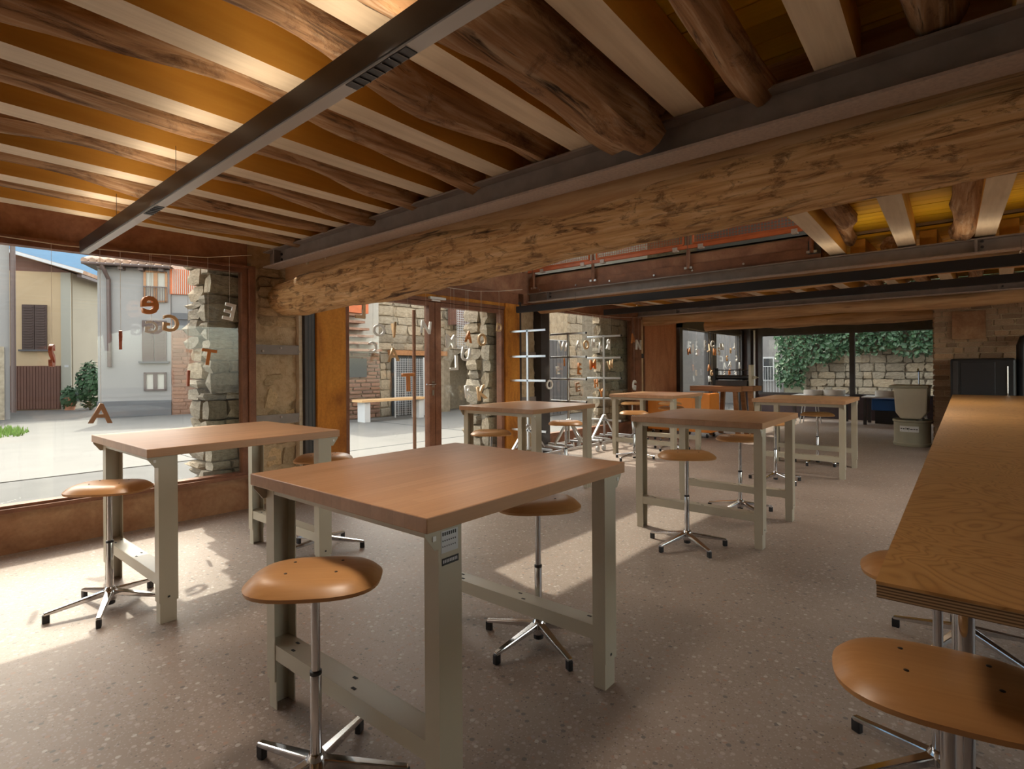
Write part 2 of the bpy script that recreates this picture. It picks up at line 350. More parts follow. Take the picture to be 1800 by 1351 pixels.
# ---- generic window frame in a wall x = const  (coordinates y0..y1, z0..z1)
def win_x(name, y0, y1, z0, z1, fw=0.05, mull=(), mat='corten_frame', label=None, xg=-5.37):
    w_ = empty(name, (xg, (y0 + y1) / 2, z0)); struct(w_, label)
    cy = (y0 + y1) / 2
    def b(n, m_, a0, a1, c0, c1, d0, d1): return boxo(n, M[m_], w_, a0, a1, c0 - cy, c1 - cy, d0 - z0, d1 - z0)
    b('jamb', mat, -0.04, 0.05, y0 - fw, y0, z0 - fw, z1 + fw); b('jamb', mat, -0.04, 0.05, y1, y1 + fw, z0 - fw, z1 + fw)
    b('head', mat, -0.04, 0.05, y0, y1, z1, z1 + fw); b('sill_rail', mat, -0.04, 0.05, y0, y1, z0 - fw, z0)
    ys = [y0] + [q for m_ in mull for q in m_] + [y1]
    for i in range(0, len(ys), 2): b('pane', 'glass', -0.004, 0.004, ys[i], ys[i + 1], z0, z1)
    for m0, m1 in mull: b('mullion', mat, -0.04, 0.05, m0, m1, z0, z1)
    return w_
win_x('window_1', -2.6, 2.172, 0.352, 2.237, mull=((-0.45, -0.39),), label='large shop window with brown steel frame beside the far left table')
win_x('window_2', 6.84, 9.49, 0.275, 2.225, label='window with brown frame behind the aluminium racks')
win_x('window_3', 11.80, 13.26, 0.12, 2.16, mat='darksteel', label='narrow glazed side light past the rust panel')
win_x('window_4', 13.72, 15.40, 0.12, 2.16, mat='darksteel', label='glazed side light beside the rear window')
# corten panels of the left wall
wl = struct(empty('wall_left', (0, 0, 0)), 'glazed left wall with rusted steel panels')
def wp(name, mat, y0, y1, z0, z1, x0=-5.40, x1=-5.32, bevel=0.0): return boxo(name, M[mat], wl, x0, x1, y0, y1, z0, z1, bevel=bevel)
wp('sill_panel', 'corten_sill', -2.65, 2.225, 0.0, 0.302, x1=-5.335)
wp('sill_cap', 'corten_frame', -2.65, 2.225, 0.302, 0.332, x1=-5.29)
wp('lintel_panel', 'corten', -2.65, 2.225, 2.287, 2.62, x1=-5.335)
wp('lintel_flange', 'corten_frame', -2.65, 2.225, 2.275, 2.295, x1=-5.28)
wp('sill_panel', 'corten', 6.79, 9.54, 0.0, 0.225, x1=-5.335)
wp('lintel_panel', 'corten', 6.62, 10.05, 2.275, 2.62, x1=-5.335)
wp('post', 'corten_frame', 9.54, 9.78, 0.0, 2.30, x1=-5.26, bevel=0.004)
wp('post', 'corten_orange', 2.90, 3.235, 0.0, 2.25, x0=-5.42, x1=-5.27, bevel=0.005)
wp('post', 'corten_orange', 5.81, 6.11, 0.0, 2.25, x0=-5.42, x1=-5.27, bevel=0.005)
wp('lintel_panel', 'corten_orange', 3.235, 5.81, 2.205, 2.30, x0=-5.42, x1=-5.30)
wp('lintel_panel', 'corten_frame', 2.90, 6.11, 2.25, 2.42, x0=-5.42, x1=-5.29)
wp('lintel_panel', 'corten', 2.70, 6.25, 2.42, 2.74, x0=-5.42, x1=-5.31)
wp('lintel_panel', 'corten', 6.25, 6.64, 2.28, 2.76, x0=-5.42, x1=-5.31)
wp('post', 'darksteel', 2.78, 2.895, 0.0, 2.30, x0=-5.43, x1=-5.30, bevel=0.004)
wp('post_groove', 'black', 2.815, 2.825, 0.0, 2.28, x0=-5.30, x1=-5.298); wp('post_groove', 'black', 2.855, 2.862, 0.0, 2.28, x0=-5.30, x1=-5.298)
wp('batten', 'spruce', 2.74, 2.775, 0.0, 2.05, x0=-5.43, x1=-5.34)
wp('post', 'corten_frame', 2.225, 2.285, 0.0, 2.30, x0=-5.43, x1=-5.29, bevel=0.004)
wp('post', 'darksteel', 6.115, 6.20, 0.0, 2.30, x0=-5.43, x1=-5.31, bevel=0.004)
wp('post', 'darksteel', 6.62, 6.835, 0.0, 2.30, x0=-5.43, x1=-5.27, bevel=0.006)
for z0 in (1.468, 0.78):
    st = wp('strap', 'steel', 2.285, 2.82, z0, z0 + 0.093, x0=-5.36, x1=-5.345)
    for yy, dz in ((2.37, 0.03), (2.55, 0.065), (2.74, 0.03)):
        MB().tube([(-5.346, yy, z0 + dz), (-5.332, yy, z0 + dz)], 0.012, 6).build('bolt', M['steel_flange'], st)
    wp('strap', 'steel', 6.2, 6.62, z0, z0 + 0.093, x0=-5.40, x1=-5.38)
# rear part of the left wall
wp('rust_panel', 'rustdoor', 10.08, 11.60, 0.0, 2.30, x0=-5.44, x1=-5.38)
wp('panel_jamb', 'darksteel', 11.60, 11.76, 0.0, 2.30, x0=-5.44, x1=-5.30)
wp('panel_jamb', 'corten_frame', 10.03, 10.08, 0.0, 2.30, x0=-5.44, x1=-5.34)
wp('post', 'darksteel', 13.30, 13.68, 0.0, 2.30, x0=-5.44, x1=-5.28)
wp('post', 'darksteel', 15.44, 15.75, 0.0, 2.30, x0=-5.44, x1=-5.26)
wp('lintel_panel', 'darksteel', 11.60, 15.75, 2.20, 2.62, x0=-5.44, x1=-5.30)
wp('sill_panel', 'darksteel', 11.76, 15.75, 0.0, 0.08, x0=-5.44, x1=-5.32)
wp('post', 'stone_warm', 9.78, 10.03, 0.0, 2.30, x0=-5.44, x1=-5.36)
wp('strap', 'darksteel', 9.80, 10.05, 1.50, 1.59, x0=-5.37, x1=-5.345)
# upper storey shell of the left wall: clerestory opening y 3.15..5.62, z 3.08..3.87
wu = struct(empty('wall_left_upper', (0, 0, 0)), 'upper part of the left wall around the clerestory')
for b_ in ((-5.44, -5.34, -3.2, 3.15, 2.74, 5.2), (-5.44, -5.34, 5.62, 15.75, 2.74, 5.2), (-5.44, -5.34, 3.15, 5.62, 2.74, 3.08), (-5.44, -5.34, 3.15, 5.62, 3.87, 5.2)):
    boxo('panel', M['plaster'], wu, *b_)
win_x('window_5', 3.20, 5.57, 3.13, 3.82, label='clerestory window high above the glass door')

# ---- glass double door
door = struct(empty('door_1', (WX, 4.52, 0.0)), 'double glass door in brown steel frame')
def db(n, m_, x0, x1, y0, y1, z0, z1, parent=None, bevel=0.0): return boxo(n, M[m_], parent or door, x0, x1, y0 - 4.52, y1 - 4.52, z0, z1, bevel=bevel)
db('threshold', 'corten_frame', -0.10, 0.02, 3.235, 5.81, 0.0, 0.025)
db('frame_head', 'corten_frame', -0.09, 0.03, 3.235, 5.81, 2.16, 2.205)
for side, (a, b_) in enumerate(((3.245, 4.512), (4.518, 5.80))):
    lf = empty('leaf', (0, 0, 0)); lf.parent = door
    sL, sR = (0.05, 0.09) if side == 0 else (0.095, 0.055)
    db('stile', 'corten_frame', -0.08, 0.02, a, a + sL, 0.03, 2.155, lf, 0.004); db('stile', 'corten_frame', -0.08, 0.02, b_ - sR, b_, 0.03, 2.155, lf, 0.004)
    db('top_rail', 'corten_frame', -0.08, 0.02, a + sL, b_ - sR, 2.105, 2.155, lf); db('bottom_rail', 'corten_frame', -0.08, 0.02, a + sL, b_ - sR, 0.03, 0.12, lf)
    db('pane', 'glass', -0.035, -0.027, a + sL, b_ - sR, 0.12, 2.105, lf)
hd = MB(); hd.tube([(0.02, -0.045, 1.125), (0.075, -0.045, 1.125)], 0.011, 8); hd.tube([(0.075, -0.045, 1.125), (0.075, -0.19, 1.125)], 0.010, 8)
hd.box(0.02, 0.026, -0.065, -0.025, 1.085, 1.16); hd.box(0.02, 0.026, -0.06, -0.03, 0.98, 1.05)
hd.build('handle', M['chrome'], door)
db('door_closer', 'white', 0.02, 0.07, 4.40, 4.66, 2.185, 2.215, bevel=0.004); db('closer_arm', 'white', 0.02, 0.05, 4.45, 4.58, 2.165, 2.18)
MB().tube([(-0.13, -0.22, 0.02), (-0.13, -0.22, 2.05)], 0.022, 8).build('outside_pipe', M['corten_frame'], door)

# ---- rear window wall y = 15.6
wb = struct(empty('wall_back', (0, 0, 0)), 'rear wall around the wide window')
boxo('panel', M['plinthdark'], wb, -5.44, 3.4, 15.62, 15.75, 0.0, 0.60)
boxo('panel', M['darksteel'], wb, -5.44, 3.4, 15.62, 15.75, 2.20, 2.62)
boxo('panel', M['plinthdark'], wb, -5.44, -4.85, 15.62, 15.75, 0.60, 2.20)
boxo('panel', M['plinthdark'], wb, 0.5, 3.4, 15.62, 15.75, 0.60, 2.20)
boxo('post', M['darksteel'], wb, -5.1, -5.02, 15.40, 15.55, 0.0, 2.3)
MB().tube([(-4.95, 15.5, 0.0), (-4.95, 15.5, 2.3)], 0.025, 8).build('drain_pipe', M['greylam'], wb)
w6 = struct(empty('window_6', (-2.2, 15.6, 0.6)), 'wide two-part rear window looking onto the ivy wall')
for n, a in (('head', (-4.87, 0.5, 2.13, 2.20)), ('sill_rail', (-4.87, 0.5, 0.56, 0.63)), ('jamb', (-4.87, -4.78, 0.63, 2.13)), ('mullion', (-2.73, -2.62, 0.63, 2.13)), ('mullion', (-0.75, -0.65, 0.63, 2.13)), ('jamb', (0.42, 0.5, 0.63, 2.13))):
    boxo(n, M['darksteel'], w6, a[0] + 2.2, a[1] + 2.2, -0.05, 0.05, a[2] - 0.6, a[3] - 0.6)
for a, b_ in ((-4.78, -2.73), (-2.62, -0.75), (-0.65, 0.42)): boxo('pane', M['glass'], w6, a + 2.2, b_ + 2.2, -0.004, 0.004, 0.03, 1.53)

# ---- walls out of view (they close the room; right windows added for fill light)
wr = struct(empty('wall_right', (0, 0, 0)), 'plastered right wall with windows added for fill light')
boxo('panel', M['plaster'], wr, 3.3, 3.4, -3.2, 15.62, 0, 0.6); boxo('panel', M['plaster'], wr, 3.3, 3.4, -3.2, 15.62, 2.35, 3.0); boxo('panel', M['plaster'], wr, 3.3, 3.4, -3.2, 15.62, 4.9, 5.2)
for a, b_ in ((-3.2, 2.7), (10.2, 15.62)): boxo('panel', M['plaster'], wr, 3.3, 3.4, a, b_, 3.0, 4.9)
wi = struct(empty('window_15', (3.35, 6.45, 3.0)), 'unseen long upper window added to light the gallery'); boxo('pane', M['glass'], wi, -0.004, 0.004, -3.75, 3.75, 0, 1.9)  # upper opening added to bring sky light to the gallery
YW = ((2.8, 6.0), (6.4, 9.8))
ye = [-3.2] + [q for p_ in YW for q in p_] + [15.62]
for i in range(0, len(ye), 2): boxo('pier', M['plaster'], wr, 3.3, 3.4, ye[i], ye[i + 1], 0.6, 2.35)
for i, (a, b_) in enumerate(YW):
    wi = struct(empty('window_%d' % (10 + i), (3.35, (a + b_) / 2, 0.6)), 'unseen window added in the right wall for fill light'); boxo('pane', M['glass'], wi, -0.004, 0.004, -(b_ - a) / 2, (b_ - a) / 2, 0, 1.75)
wf = struct(empty('wall_front', (0, 0, 0)), 'plastered front wall behind the viewpoint')
boxo('panel', M['plaster'], wf, -5.44, 3.3, -3.2, -3.1, 0, 5.2)

# ================================================================== CEILINGS
def log_mesh(L, r0, r1, seed, n=18, k=28, axis='Y', bend=0.03, rough=0.12):
    """a crooked debarked trunk along one axis from 0 to L"""
    rg = random.Random(seed); ph = [rg.uniform(0, 6.28) for _ in range(6)]; off = Vector((rg.uniform(-50, 50), rg.uniform(-50, 50), 0))
    pts = []; rad = []
    for i in range(k):
        u = i / (k - 1); s = u * L
        a = bend * math.sin(s * 1.9 + ph[0]) + bend * 0.5 * math.sin(s * 4.3 + ph[1]); c = bend * 0.7 * math.sin(s * 2.3 + ph[2]) + bend * 0.3 * math.sin(s * 5.7 + ph[3])
        pts.append((a, s, c) if axis == 'Y' else (s, a, c)); rad.append((r0 + (r1 - r0) * u) * (1 + 0.07 * math.sin(s * 3.1 + ph[4])))
    def rf(i, th):
        s = i / (k - 1) * L
        q = noise.noise(off + Vector((math.cos(th) * 1.5, math.sin(th) * 1.5, s * 1.6)))
        q2 = noise.noise(off + Vector((math.cos(th) * 5, math.sin(th) * 5, s * 3.0 + 9)))
        return 1 + rough * 1.5 * q + rough * 0.9 * q2
    return MB().tube(pts, rad, n, True, rf)
SK = -0.052                                   # the joists run slightly askew
def joist_mb(L, wd=0.14, h=0.2):
    b = MB(); x = wd / 2
    vs = [(-x, 0, 0), (x, 0, 0), (x, 0, h), (-x, 0, h), (-x, L, 0), (x, L, 0), (x, L, h), (-x, L, h)]
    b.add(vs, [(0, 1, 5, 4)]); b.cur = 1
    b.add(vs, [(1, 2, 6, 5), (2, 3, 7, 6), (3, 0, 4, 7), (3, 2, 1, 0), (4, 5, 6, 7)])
    return b
def planks(parent, x0, x1, y0, y1, z, wd=0.145):
    L = x1 - x0; me = None; y = y0; i = 0
    while y < y1 - 0.01:
        d = min(wd, y1 - y)
        if me is None or d < wd: me = MB().box(-L / 2, L / 2, 0.003, d - 0.003, 0, 0.025).mesh('plank', M['yellow'])
        inst('plank', me, parent, ((x0 + x1) / 2, y, z + (0.002 if i % 3 else 0.0))); y += wd; i += 1
ce = struct(empty('ceiling', (0, 0, 0)), 'front ceiling of yellow boards on pale joists and old logs')
planks(ce, -5.34, 3.3, -3.1, 2.68, 2.665)
boxo('ceiling_deck', M['roofwood'], ce, -5.34, 3.3, -3.1, 2.68, 2.695, 2.74)
jm = joist_mb(5.55).mesh('joist', [M['spruce'], M['side_bounce']])
Y0J = -3.05
for k in range(-6, 9):
    xe = -0.456 - 0.574 * k
    if xe < -5.2: continue
    inst('joist', jm, ce, (xe - SK * (2.36 - Y0J), Y0J, 2.458), (0, 0, math.atan(-SK) if False else -math.atan(SK)))
    # log between this joist and the next
    big = (k == 1)
    xl = xe - 0.275
    if xl < -5.28: continue
    r = 0.15 if big else rnd.uniform(0.085, 0.108) * (0.74 if k < 1 else 1.0)
    L = 5.50 if not big else 5.38
    lm = log_mesh(L, r * 0.92, r * 1.08, 100 + k, bend=(0.040 if k > 1 else 0.025) if not big else 0.03, rough=0.17, n=22, k=56)
    zc = 2.455 + r if not big else 2.51
    lm.build('log_joist', M['log'], ce, (xl - SK * (2.36 - Y0J), Y0J, zc), (0, 0, -math.atan(SK)), smooth=True, angle=60)
boxo('edge_board', M['log_far'], ce, -5.34, 3.3, 2.60, 2.66, 2.20, 2.665)
# mid bay ceiling right of the stair void
cm = struct(empty('ceiling_middle', (0, 0, 0)), 'ceiling strip of yellow boards beside the open void')
planks(cm, -1.42, 3.3, 2.68, 6.45, 2.665)
boxo('ceiling_deck', M['roofwood'], cm, -1.42, 3.3, 2.68, 6.45, 2.695, 2.74)
jm2 = joist_mb(3.85).mesh('joist', [M['spruce'], M['side_bounce']])
for i, xe in enumerate((-1.215, -0.643, -0.08, 0.49, 1.06, 1.63, 2.2)):
    inst('joist', jm2, cm, (xe - SK * 3.75, 2.62, 2.455), (0, 0, -math.atan(SK)))
    r = 0.075 if i == 0 else 0.10
    log_mesh(3.8, r * 1.1, r * 0.95, 300 + i, bend=0.05 if i in (0, 1) else 0.03, rough=0.2).build('log_joist', M['log'], cm, (xe + (0.16 if i == 0 else 0.40) - SK * 3.7, 2.62, 2.665 - r), (0, 0, -math.atan(SK)), smooth=True, angle=60)
# rear ceiling
cr = struct(empty('ceiling_rear', (0, 0, 0)), 'rear ceiling of yellow boards on short joists')
planks(cr, -5.34, 3.3, 6.45, 10.3, 2.605)
boxo('ceiling_deck', M['roofwood'], cr, -5.34, 3.3, 6.45, 10.3, 2.64, 2.72)
jm3 = joist_mb(3.8, 0.13, 0.17).mesh('joist', [M['spruce'], M['side_bounce']])
for i in range(15):
    xe = -5.05 + 0.57 * i
    inst('joist', jm3, cr, (xe, 6.5, 2.43), (0, 0, 0.0))
    if xe + 0.4 < 3.2:
        log_mesh(3.75, 0.085, 0.075, 400 + i, bend=0.02, k=12, n=10).build('log_joist', M['log'], cr, (xe + 0.29, 6.5, 2.515), smooth=True, angle=60)
cx_ = struct(empty('ceiling_far', (0, 0, 0)), 'low board ceiling over the rear sink area')
planks(cx_, -5.34, 3.3, 10.3, 15.62, 2.45, 0.2)
boxo('ceiling_deck', M['roofwood'], cx_, -5.34, 3.3, 10.3, 15.62, 2.48, 2.6)
# roof of the upper storey, and its back wall
struct(MB().box(-5.44, 3.4, -3.2, 15.75, 5.2, 5.3).build('ceiling_upper', M['roofwood']), 'boarded roof over the upper storey')
ub = struct(empty('wall_upper_back', (0, 0, 0)), 'upper back wall behind the gallery rail')
boxo('panel', M['whitewall'], ub, -4.3, 3.3, 10.2, 10.3, 2.72, 5.2)
boxo('panel', M['stone'], ub, -5.34, -4.3, 10.2, 10.3, 2.72, 5.2)

# ================================================================== BEAMS
def ibeam(name, label, x0, x1, y, zb, h=0.16, wd=0.14, bolts=()):
    e = empty(name, ((x0 + x1) / 2, y + wd / 2, zb)); tag(e, label, 'beam', 'steel beams'); L = (x1 - x0) / 2; t = 0.012
    boxo('bottom_flange', M['steel_flange'], e, -L, L, -wd / 2, wd / 2, 0, t); boxo('web', M['steel'], e, -L, L, -0.006, 0.006, t, h - t)
    boxo('top_flange', M['steel'], e, -L, L, -wd / 2, wd / 2, h - t, h)
    for bx in bolts:
        pl = boxo('bolt_plate', M['steel'], e, bx - L - x0 * 0 + 0, bx - L + 0.02, -wd / 2 + 0.005, -0.006, t, h - t)
        for dz in (0.055, 0.105):
            MB().tube([(bx - L + 0.05, -0.006, dz), (bx - L + 0.05, -0.022, dz)], 0.013, 6).build('bolt', M['darksteel'], pl)
    return e
ibeam('steel_beam', 'taupe steel I-beam crossing in front of the huge log beam', -5.30, 3.3, 2.36, 2.30, 0.155, 0.15, bolts=(0.20,))
ibeam('steel_beam', 'steel I-beam below the rusted gallery edge plate', -5.30, 3.3, 6.33, 2.305, 0.13, 0.12, bolts=(0.35, 5.15))
ibeam('steel_beam', 'rearmost steel I-beam in front of the brick wall', -5.30, 3.3, 9.66, 2.305, 0.12, 0.12, bolts=(0.8, 5.3))
# the great log beam
P = [(-5.62, 2.60, 2.02, 0.150), (-5.40, 2.62, 2.03, 0.165), (-5.1, 2.65, 2.04, 0.185), (-4.55, 2.69, 2.075, 0.205), (-3.8, 2.72, 2.10, 0.215), (-3.0, 2.74, 2.135, 0.205), (-2.4, 2.75, 2.15, 0.185), (-2.0, 2.755, 2.16, 0.170),
     (-1.6, 2.76, 2.165, 0.165), (-1.2, 2.76, 2.175, 0.172), (-0.8, 2.76, 2.20, 0.178), (-0.4, 2.76, 2.225, 0.180), (0.1, 2.76, 2.215, 0.182), (1.2, 2.76, 2.22, 0.185), (3.25, 2.76, 2.22, 0.185)]
def lerp_path(P, n):
    out = []; xs = [p[0] for p in P]
    for i in range(n):
        x = xs[0] + (xs[-1] - xs[0]) * (i / (n - 1)); j = 0
        while j < len(P) - 2 and x > xs[j + 1]: j += 1
        u = (x - xs[j]) / (xs[j + 1] - xs[j]); u = u * u * (3 - 2 * u) * 0.5 + u * 0.5
        out.append([x] + [P[j][k] + (P[j + 1][k] - P[j][k]) * u for k in (1, 2, 3)])
    return out
Q = lerp_path(P, 120)
def rfb(i, th):
    s = Q[i][0]
    q = noise.noise(Vector((s * 1.7, math.cos(th) * 1.2, math.sin(th) * 1.2)))
    q2 = noise.noise(Vector((s * 5.0, math.cos(th) * 4 + 7, math.sin(th) * 4)))
    q3 = noise.noise(Vector((s * 11.0, math.cos(th) * 11 + 3, math.sin(th) * 11)))
    return 1 + 0.10 * q + 0.06 * q2 + 0.028 * q3
big = MB().tube([(p[0] + 1.2, p[1] - 2.74, p[2] - 2.15) for p in Q], [p[3] for p in Q], 40, True, rfb).build('log_beam', M['logx'], None, (-1.2, 2.74, 2.15), smooth=True, angle=70)
tag(big, 'huge crooked old log beam behind the front steel beam', 'beam')
def xlog(x0, x1, y, z, r, seed, label):
    o = log_mesh(x1 - x0, r, r, seed, n=20, k=60, axis='X', bend=0.02, rough=0.14).build('log_beam', M['log_far'], None, (x0, y, z), smooth=True, angle=70)
    tag(o, label, 'beam'); return o
xlog(-5.28, 3.2, 6.62, 2.30, 0.12, 21, 'rough log beam right behind the gallery steel beam')
xlog(-5.28, 3.2, 9.93, 2.245, 0.105, 22, 'log beam running over the orange cabinets to the brick wall')
xlog(-4.75, 1.2, 11.7, 2.20, 0.115, 23, 'rearmost log beam above the sink and press bench')
# wedges packed between the great log and the joists
for i, (x, wd, h, mt) in enumerate(((-4.95, 0.22, 0.10, 'stone_warm'), (-4.62, 0.16, 0.14, 'spruce'), (-4.35, 0.20, 0.12, 'stone_warm'), (-4.12, 0.10, 0.14, 'log_far'), (-3.70, 0.34, 0.09, 'log_far'), (-3.1, 0.4, 0.07, 'log_far'))):
    o = MB().box(-wd / 2, wd / 2, -0.09, 0.10, 0, h).build('packing_block', M[mt], None, (x, 2.70, 2.31), (0, 0, 0.1 * i - 0.3), bevel=0.012)
    tag(o, ('stone packing block over the left end of the huge log', 'pale wooden wedge over the left end of the huge log', 'second stone packing block over the huge log', 'small dark wooden block over the huge log', 'weathered wood offcut on top of the huge log', 'long flat wood offcut on top of the huge log')[i], 'block')

# ---- gallery edge: plate, railing
gp = empty('gallery_edge', (-3.35, 6.40, 2.43)); tag(gp, 'rusted steel edge plate of the upper gallery', 'beam')
boxo('plate', M['corten'], gp, -1.98, 1.98, 0.0, 0.03, 0.01, 0.245, bevel=0.003)
boxo('plate_lip', M['corten_frame'], gp, -1.98, 1.98, -0.015, 0.0, 0.01, 0.13)
boxo('end_bracket', M['darksteel'], gp, 1.86, 1.98, -0.02, 0.0, 0.06, 0.2)
for bx in (-1.75, -1.1, -0.55, 0.1, 0.6, 1.2): MB().tube([(bx, -0.015, 0.05), (bx, -0.03, 0.05)], 0.012, 6).build('bolt', M['alu'], gp)
gf = MB().box(-5.34, -1.42, 6.45, 10.2, 2.70, 2.72).build('gallery_floor', M['roofwood']); struct(gf, 'upper gallery floor')
rl = empty('gallery_railing', (-3.35, 6.36, 2.5)); tag(rl, 'orange-red mesh railing along the gallery edge', 'railing')
for px in (-2.3 + 0.45, -0.80, 0.56, 1.9):
    p_ = MB().tube([(px, 0, 0.0), (px, 0, 1.15)], 0.022, 10).build('post', M['corten_frame'], rl, smooth=True)
    boxo('foot_bolt', M['alu'], p_, px - 0.05, px + 0.05, -0.01, 0.025, 0.0, 0.025)
for a, b_ in ((-1.78, -0.86), (-0.74, 0.50), (0.62, 1.84)):
    pn = empty('mesh_panel'); pn.parent = rl
    m_ = MB()
    for z in (0.30, 1.08): m_.tube([(a, 0, z), (b_, 0, z)], 0.016, 8)
    for x in (a, b_): m_.tube([(x, 0, 0.30), (x, 0, 1.08)], 0.016, 8)
    m_.build('frame', M['redmesh'], pn, smooth=True)
    g = MB(); x = a + 0.035
    while x < b_: g.box(x - 0.0025, x + 0.0025, -0.0025, 0.0025, 0.30, 1.08); x += 0.035
    z = 0.335
    while z < 1.08: g.box(a, b_, -0.0025, 0.0025, z - 0.0025, z + 0.0025); z += 0.035
    g.build('wire_mesh', M['redmesh'], pn)
    for x in (a + 0.1, b_ - 0.1): boxo('clamp', M['steel_flange'], pn, x - 0.03, x + 0.03, -0.03, 0.03, 0.225, 0.275)
boxo('bottom_tube', M['redmesh'], rl, -1.95, 1.95, -0.02, 0.02, 0.245, 0.285)

# ================================================================== LINEAR LAMPS
def lamp(label, x0, x1, y, zb, mods, wires, body='lampbody'):
    e = empty('linear_lamp', ((x0 + x1) / 2, y, zb)); tag(e, label, 'lamp', 'hanging linear lamps'); L = (x1 - x0) / 2
    pf = MB().box(-L, L, -0.03, 0.03, 0.006, 0.072); pf.box(-L, L, -0.03, -0.027, 0.072, 0.09); pf.box(-L, L, 0.027, 0.03, 0.072, 0.09); pf.box(-L, -L + 0.003, -0.027, 0.027, 0.072, 0.09); pf.box(L - 0.003, L, -0.027, 0.027, 0.072, 0.09)
    pf.build('profile', M[body], e)
    boxo('diffuser', M['lampdiff'] if body == 'lampbody' else M[body], e, -L + 0.003, L - 0.003, -0.024, 0.024, 0.0, 0.006)
    boxo('fill_strip', M['fill_up' if body == 'lampbody' else 'fill_up2'], e, -L + 0.05, L - 0.05, -0.022, 0.022, 0.072, 0.076)
    for mx, ml in mods:
        sp = boxo('spot_module', M['black'], e, mx - L, mx - L + ml, -0.02, 0.02, -0.003, 0.0)
        ld = bpy.data.lights.new('fill_spot', 'SPOT'); ld.energy = 40; ld.color = (1.0, 0.86, 0.70); ld.spot_size = R(150); ld.spot_blend = 1.0; ld.shadow_soft_size = 0.12  # fill light added under a module that itself looks unlit
        lo = bpy.data.objects.new('fill_spot', ld); C.objects.link(lo); lo.parent = e; lo.location = (mx - L + ml / 2, 0, -0.012)
        n = max(2, int(ml / 0.035))
        for i in range(1, n): boxo('louvre', M['lampbody'], sp, mx - L + ml * i / n - 0.002, mx - L + ml * i / n + 0.002, -0.02, 0.02, -0.006, -0.003)
    for wx, top in wires:
        wr_ = MB().tube([(wx - L, 0, 0.11), (wx - L, 0, top - zb)], 0.0015, 5).build('wire', M['black'], e)
        MB().lathe([(0.006, 0.085), (0.012, 0.09), (0.012, 0.105), (0.004, 0.118)], 8, (wx - L, 0, 0)).build('gripper', M['chrome'], wr_)
lamp('long bronze linear lamp hanging in front of the front steel beam', -5.12, 1.6, 0.945, 2.195, ((1.55, 0.22), (3.62, 0.30)), ((0.9, 2.45), (2.02, 2.45), (4.6, 2.45)))
lamp('black linear lamp close behind the right half of the huge log', -1.0, 2.6, 3.40, 2.20, (), ((0.6, 2.46), (2.4, 2.46)), 'blackmetal')
lamp('black linear lamp hanging just behind the gallery beam', -5.11, 2.6, 5.88, 2.10, ((1.6, 0.2), (4.2, 0.2)), ((1.0, 2.3), (5.25, 2.3)), 'blackmetal')
lamp('black linear lamp hanging before the rearmost steel beam', -4.9, 2.6, 7.85, 2.19, ((1.6, 0.2), (4.2, 0.2)), ((0.6, 2.42), (5.2, 2.42)), 'blackmetal')

# ================================================================== MASONRY
def stone_meshes(mat, n=6, seed=3, rough=0.085):
    out = []; rg = random.Random(seed)
    for q in range(n):
        bm = bmesh.new(); bmesh.ops.create_cube(bm, size=1.0); bmesh.ops.subdivide_edges(bm, edges=bm.edges[:], cuts=1, use_grid_fill=True)
        for v in bm.verts:
            c = v.co; k = sum(abs(a) > 0.4 for a in c)
            c *= (1.0, 1.0, 0.955, 0.88)[k]
            c += Vector((rg.uniform(-1, 1), rg.uniform(-1, 1), rg.uniform(-1, 1))) * rough
        me = bpy.data.meshes.new('stone'); bm.to_mesh(me); bm.free(); me.materials.append(mat); out.append(me)
    return out
def masonry(parent, face, a0, a1, z0, z1, depth_at, meshes, ch=(0.13, 0.26), ln=(0.18, 0.5), dep=0.12, gap=0.012, seed=1, jag0=0.0, jag1=0.0, name='stone', rot=0.04):
    """courses of single stones on a wall face; face 'x' lies in a plane x = depth_at, 'y' in y = depth_at"""
    rg = random.Random(seed); z = z0
    while z < z1 - 0.03:
        h = min(rg.uniform(*ch), z1 - z); s = a0 - rg.uniform(0, jag0); e = a1 + rg.uniform(0, jag1)
        while s < e - 0.04:
            l = min(rg.uniform(*ln), e - s)
            if e - s - l < ln[0] * 0.5: l = e - s
            d = dep * rg.uniform(0.8, 1.25)
            loc = (depth_at, s + l / 2, z + h / 2) if face == 'x' else (s + l / 2, depth_at, z + h / 2)
            sc = (d, l - gap, h - gap) if face == 'x' else (l - gap, d, h - gap)
            inst(name, rg.choice(meshes), parent, loc, (rg.uniform(-rot, rot),) * 3 if rot else (0, 0, 0), scale=sc)
            s += l
        z += h
st_out = stone_meshes(M['stone'], 7, 3); st_in = stone_meshes(M['stone_warm'], 6, 4, 0.14)
def rough_slab(name, mat, parent, x, y0, y1, z0, z1, th, amp, seed, n=0.045, back=None):
    """thick block whose room-side face is uneven"""
    ny = max(2, int((y1 - y0) / n)); nz = max(2, int((z1 - z0) / n)); vs = []; fs = []
    for j in range(nz + 1):
        for i in range(ny + 1):
            y = y0 + (y1 - y0) * i / ny; z = z0 + (z1 - z0) * j / nz
            q = noise.noise(Vector((seed, y * 3.2, z * 3.8))) + 0.6 * noise.noise(Vector((seed + 4, y * 9, z * 9))) + 0.35 * noise.noise(Vector((seed, y * 22, z * 22)))
            vs.append((x + amp * q, y, z))
    W = ny + 1
    for j in range(nz):
        for i in range(ny): fs.append((j * W + i, j * W + i + 1, (j + 1) * W + i + 1, (j + 1) * W + i))
    b = MB().add(vs, fs); b.box(x - th, x - amp * 2.2, y0, y1, z0, z1)
    return b.build(name, mat, parent, smooth=True, angle=80)
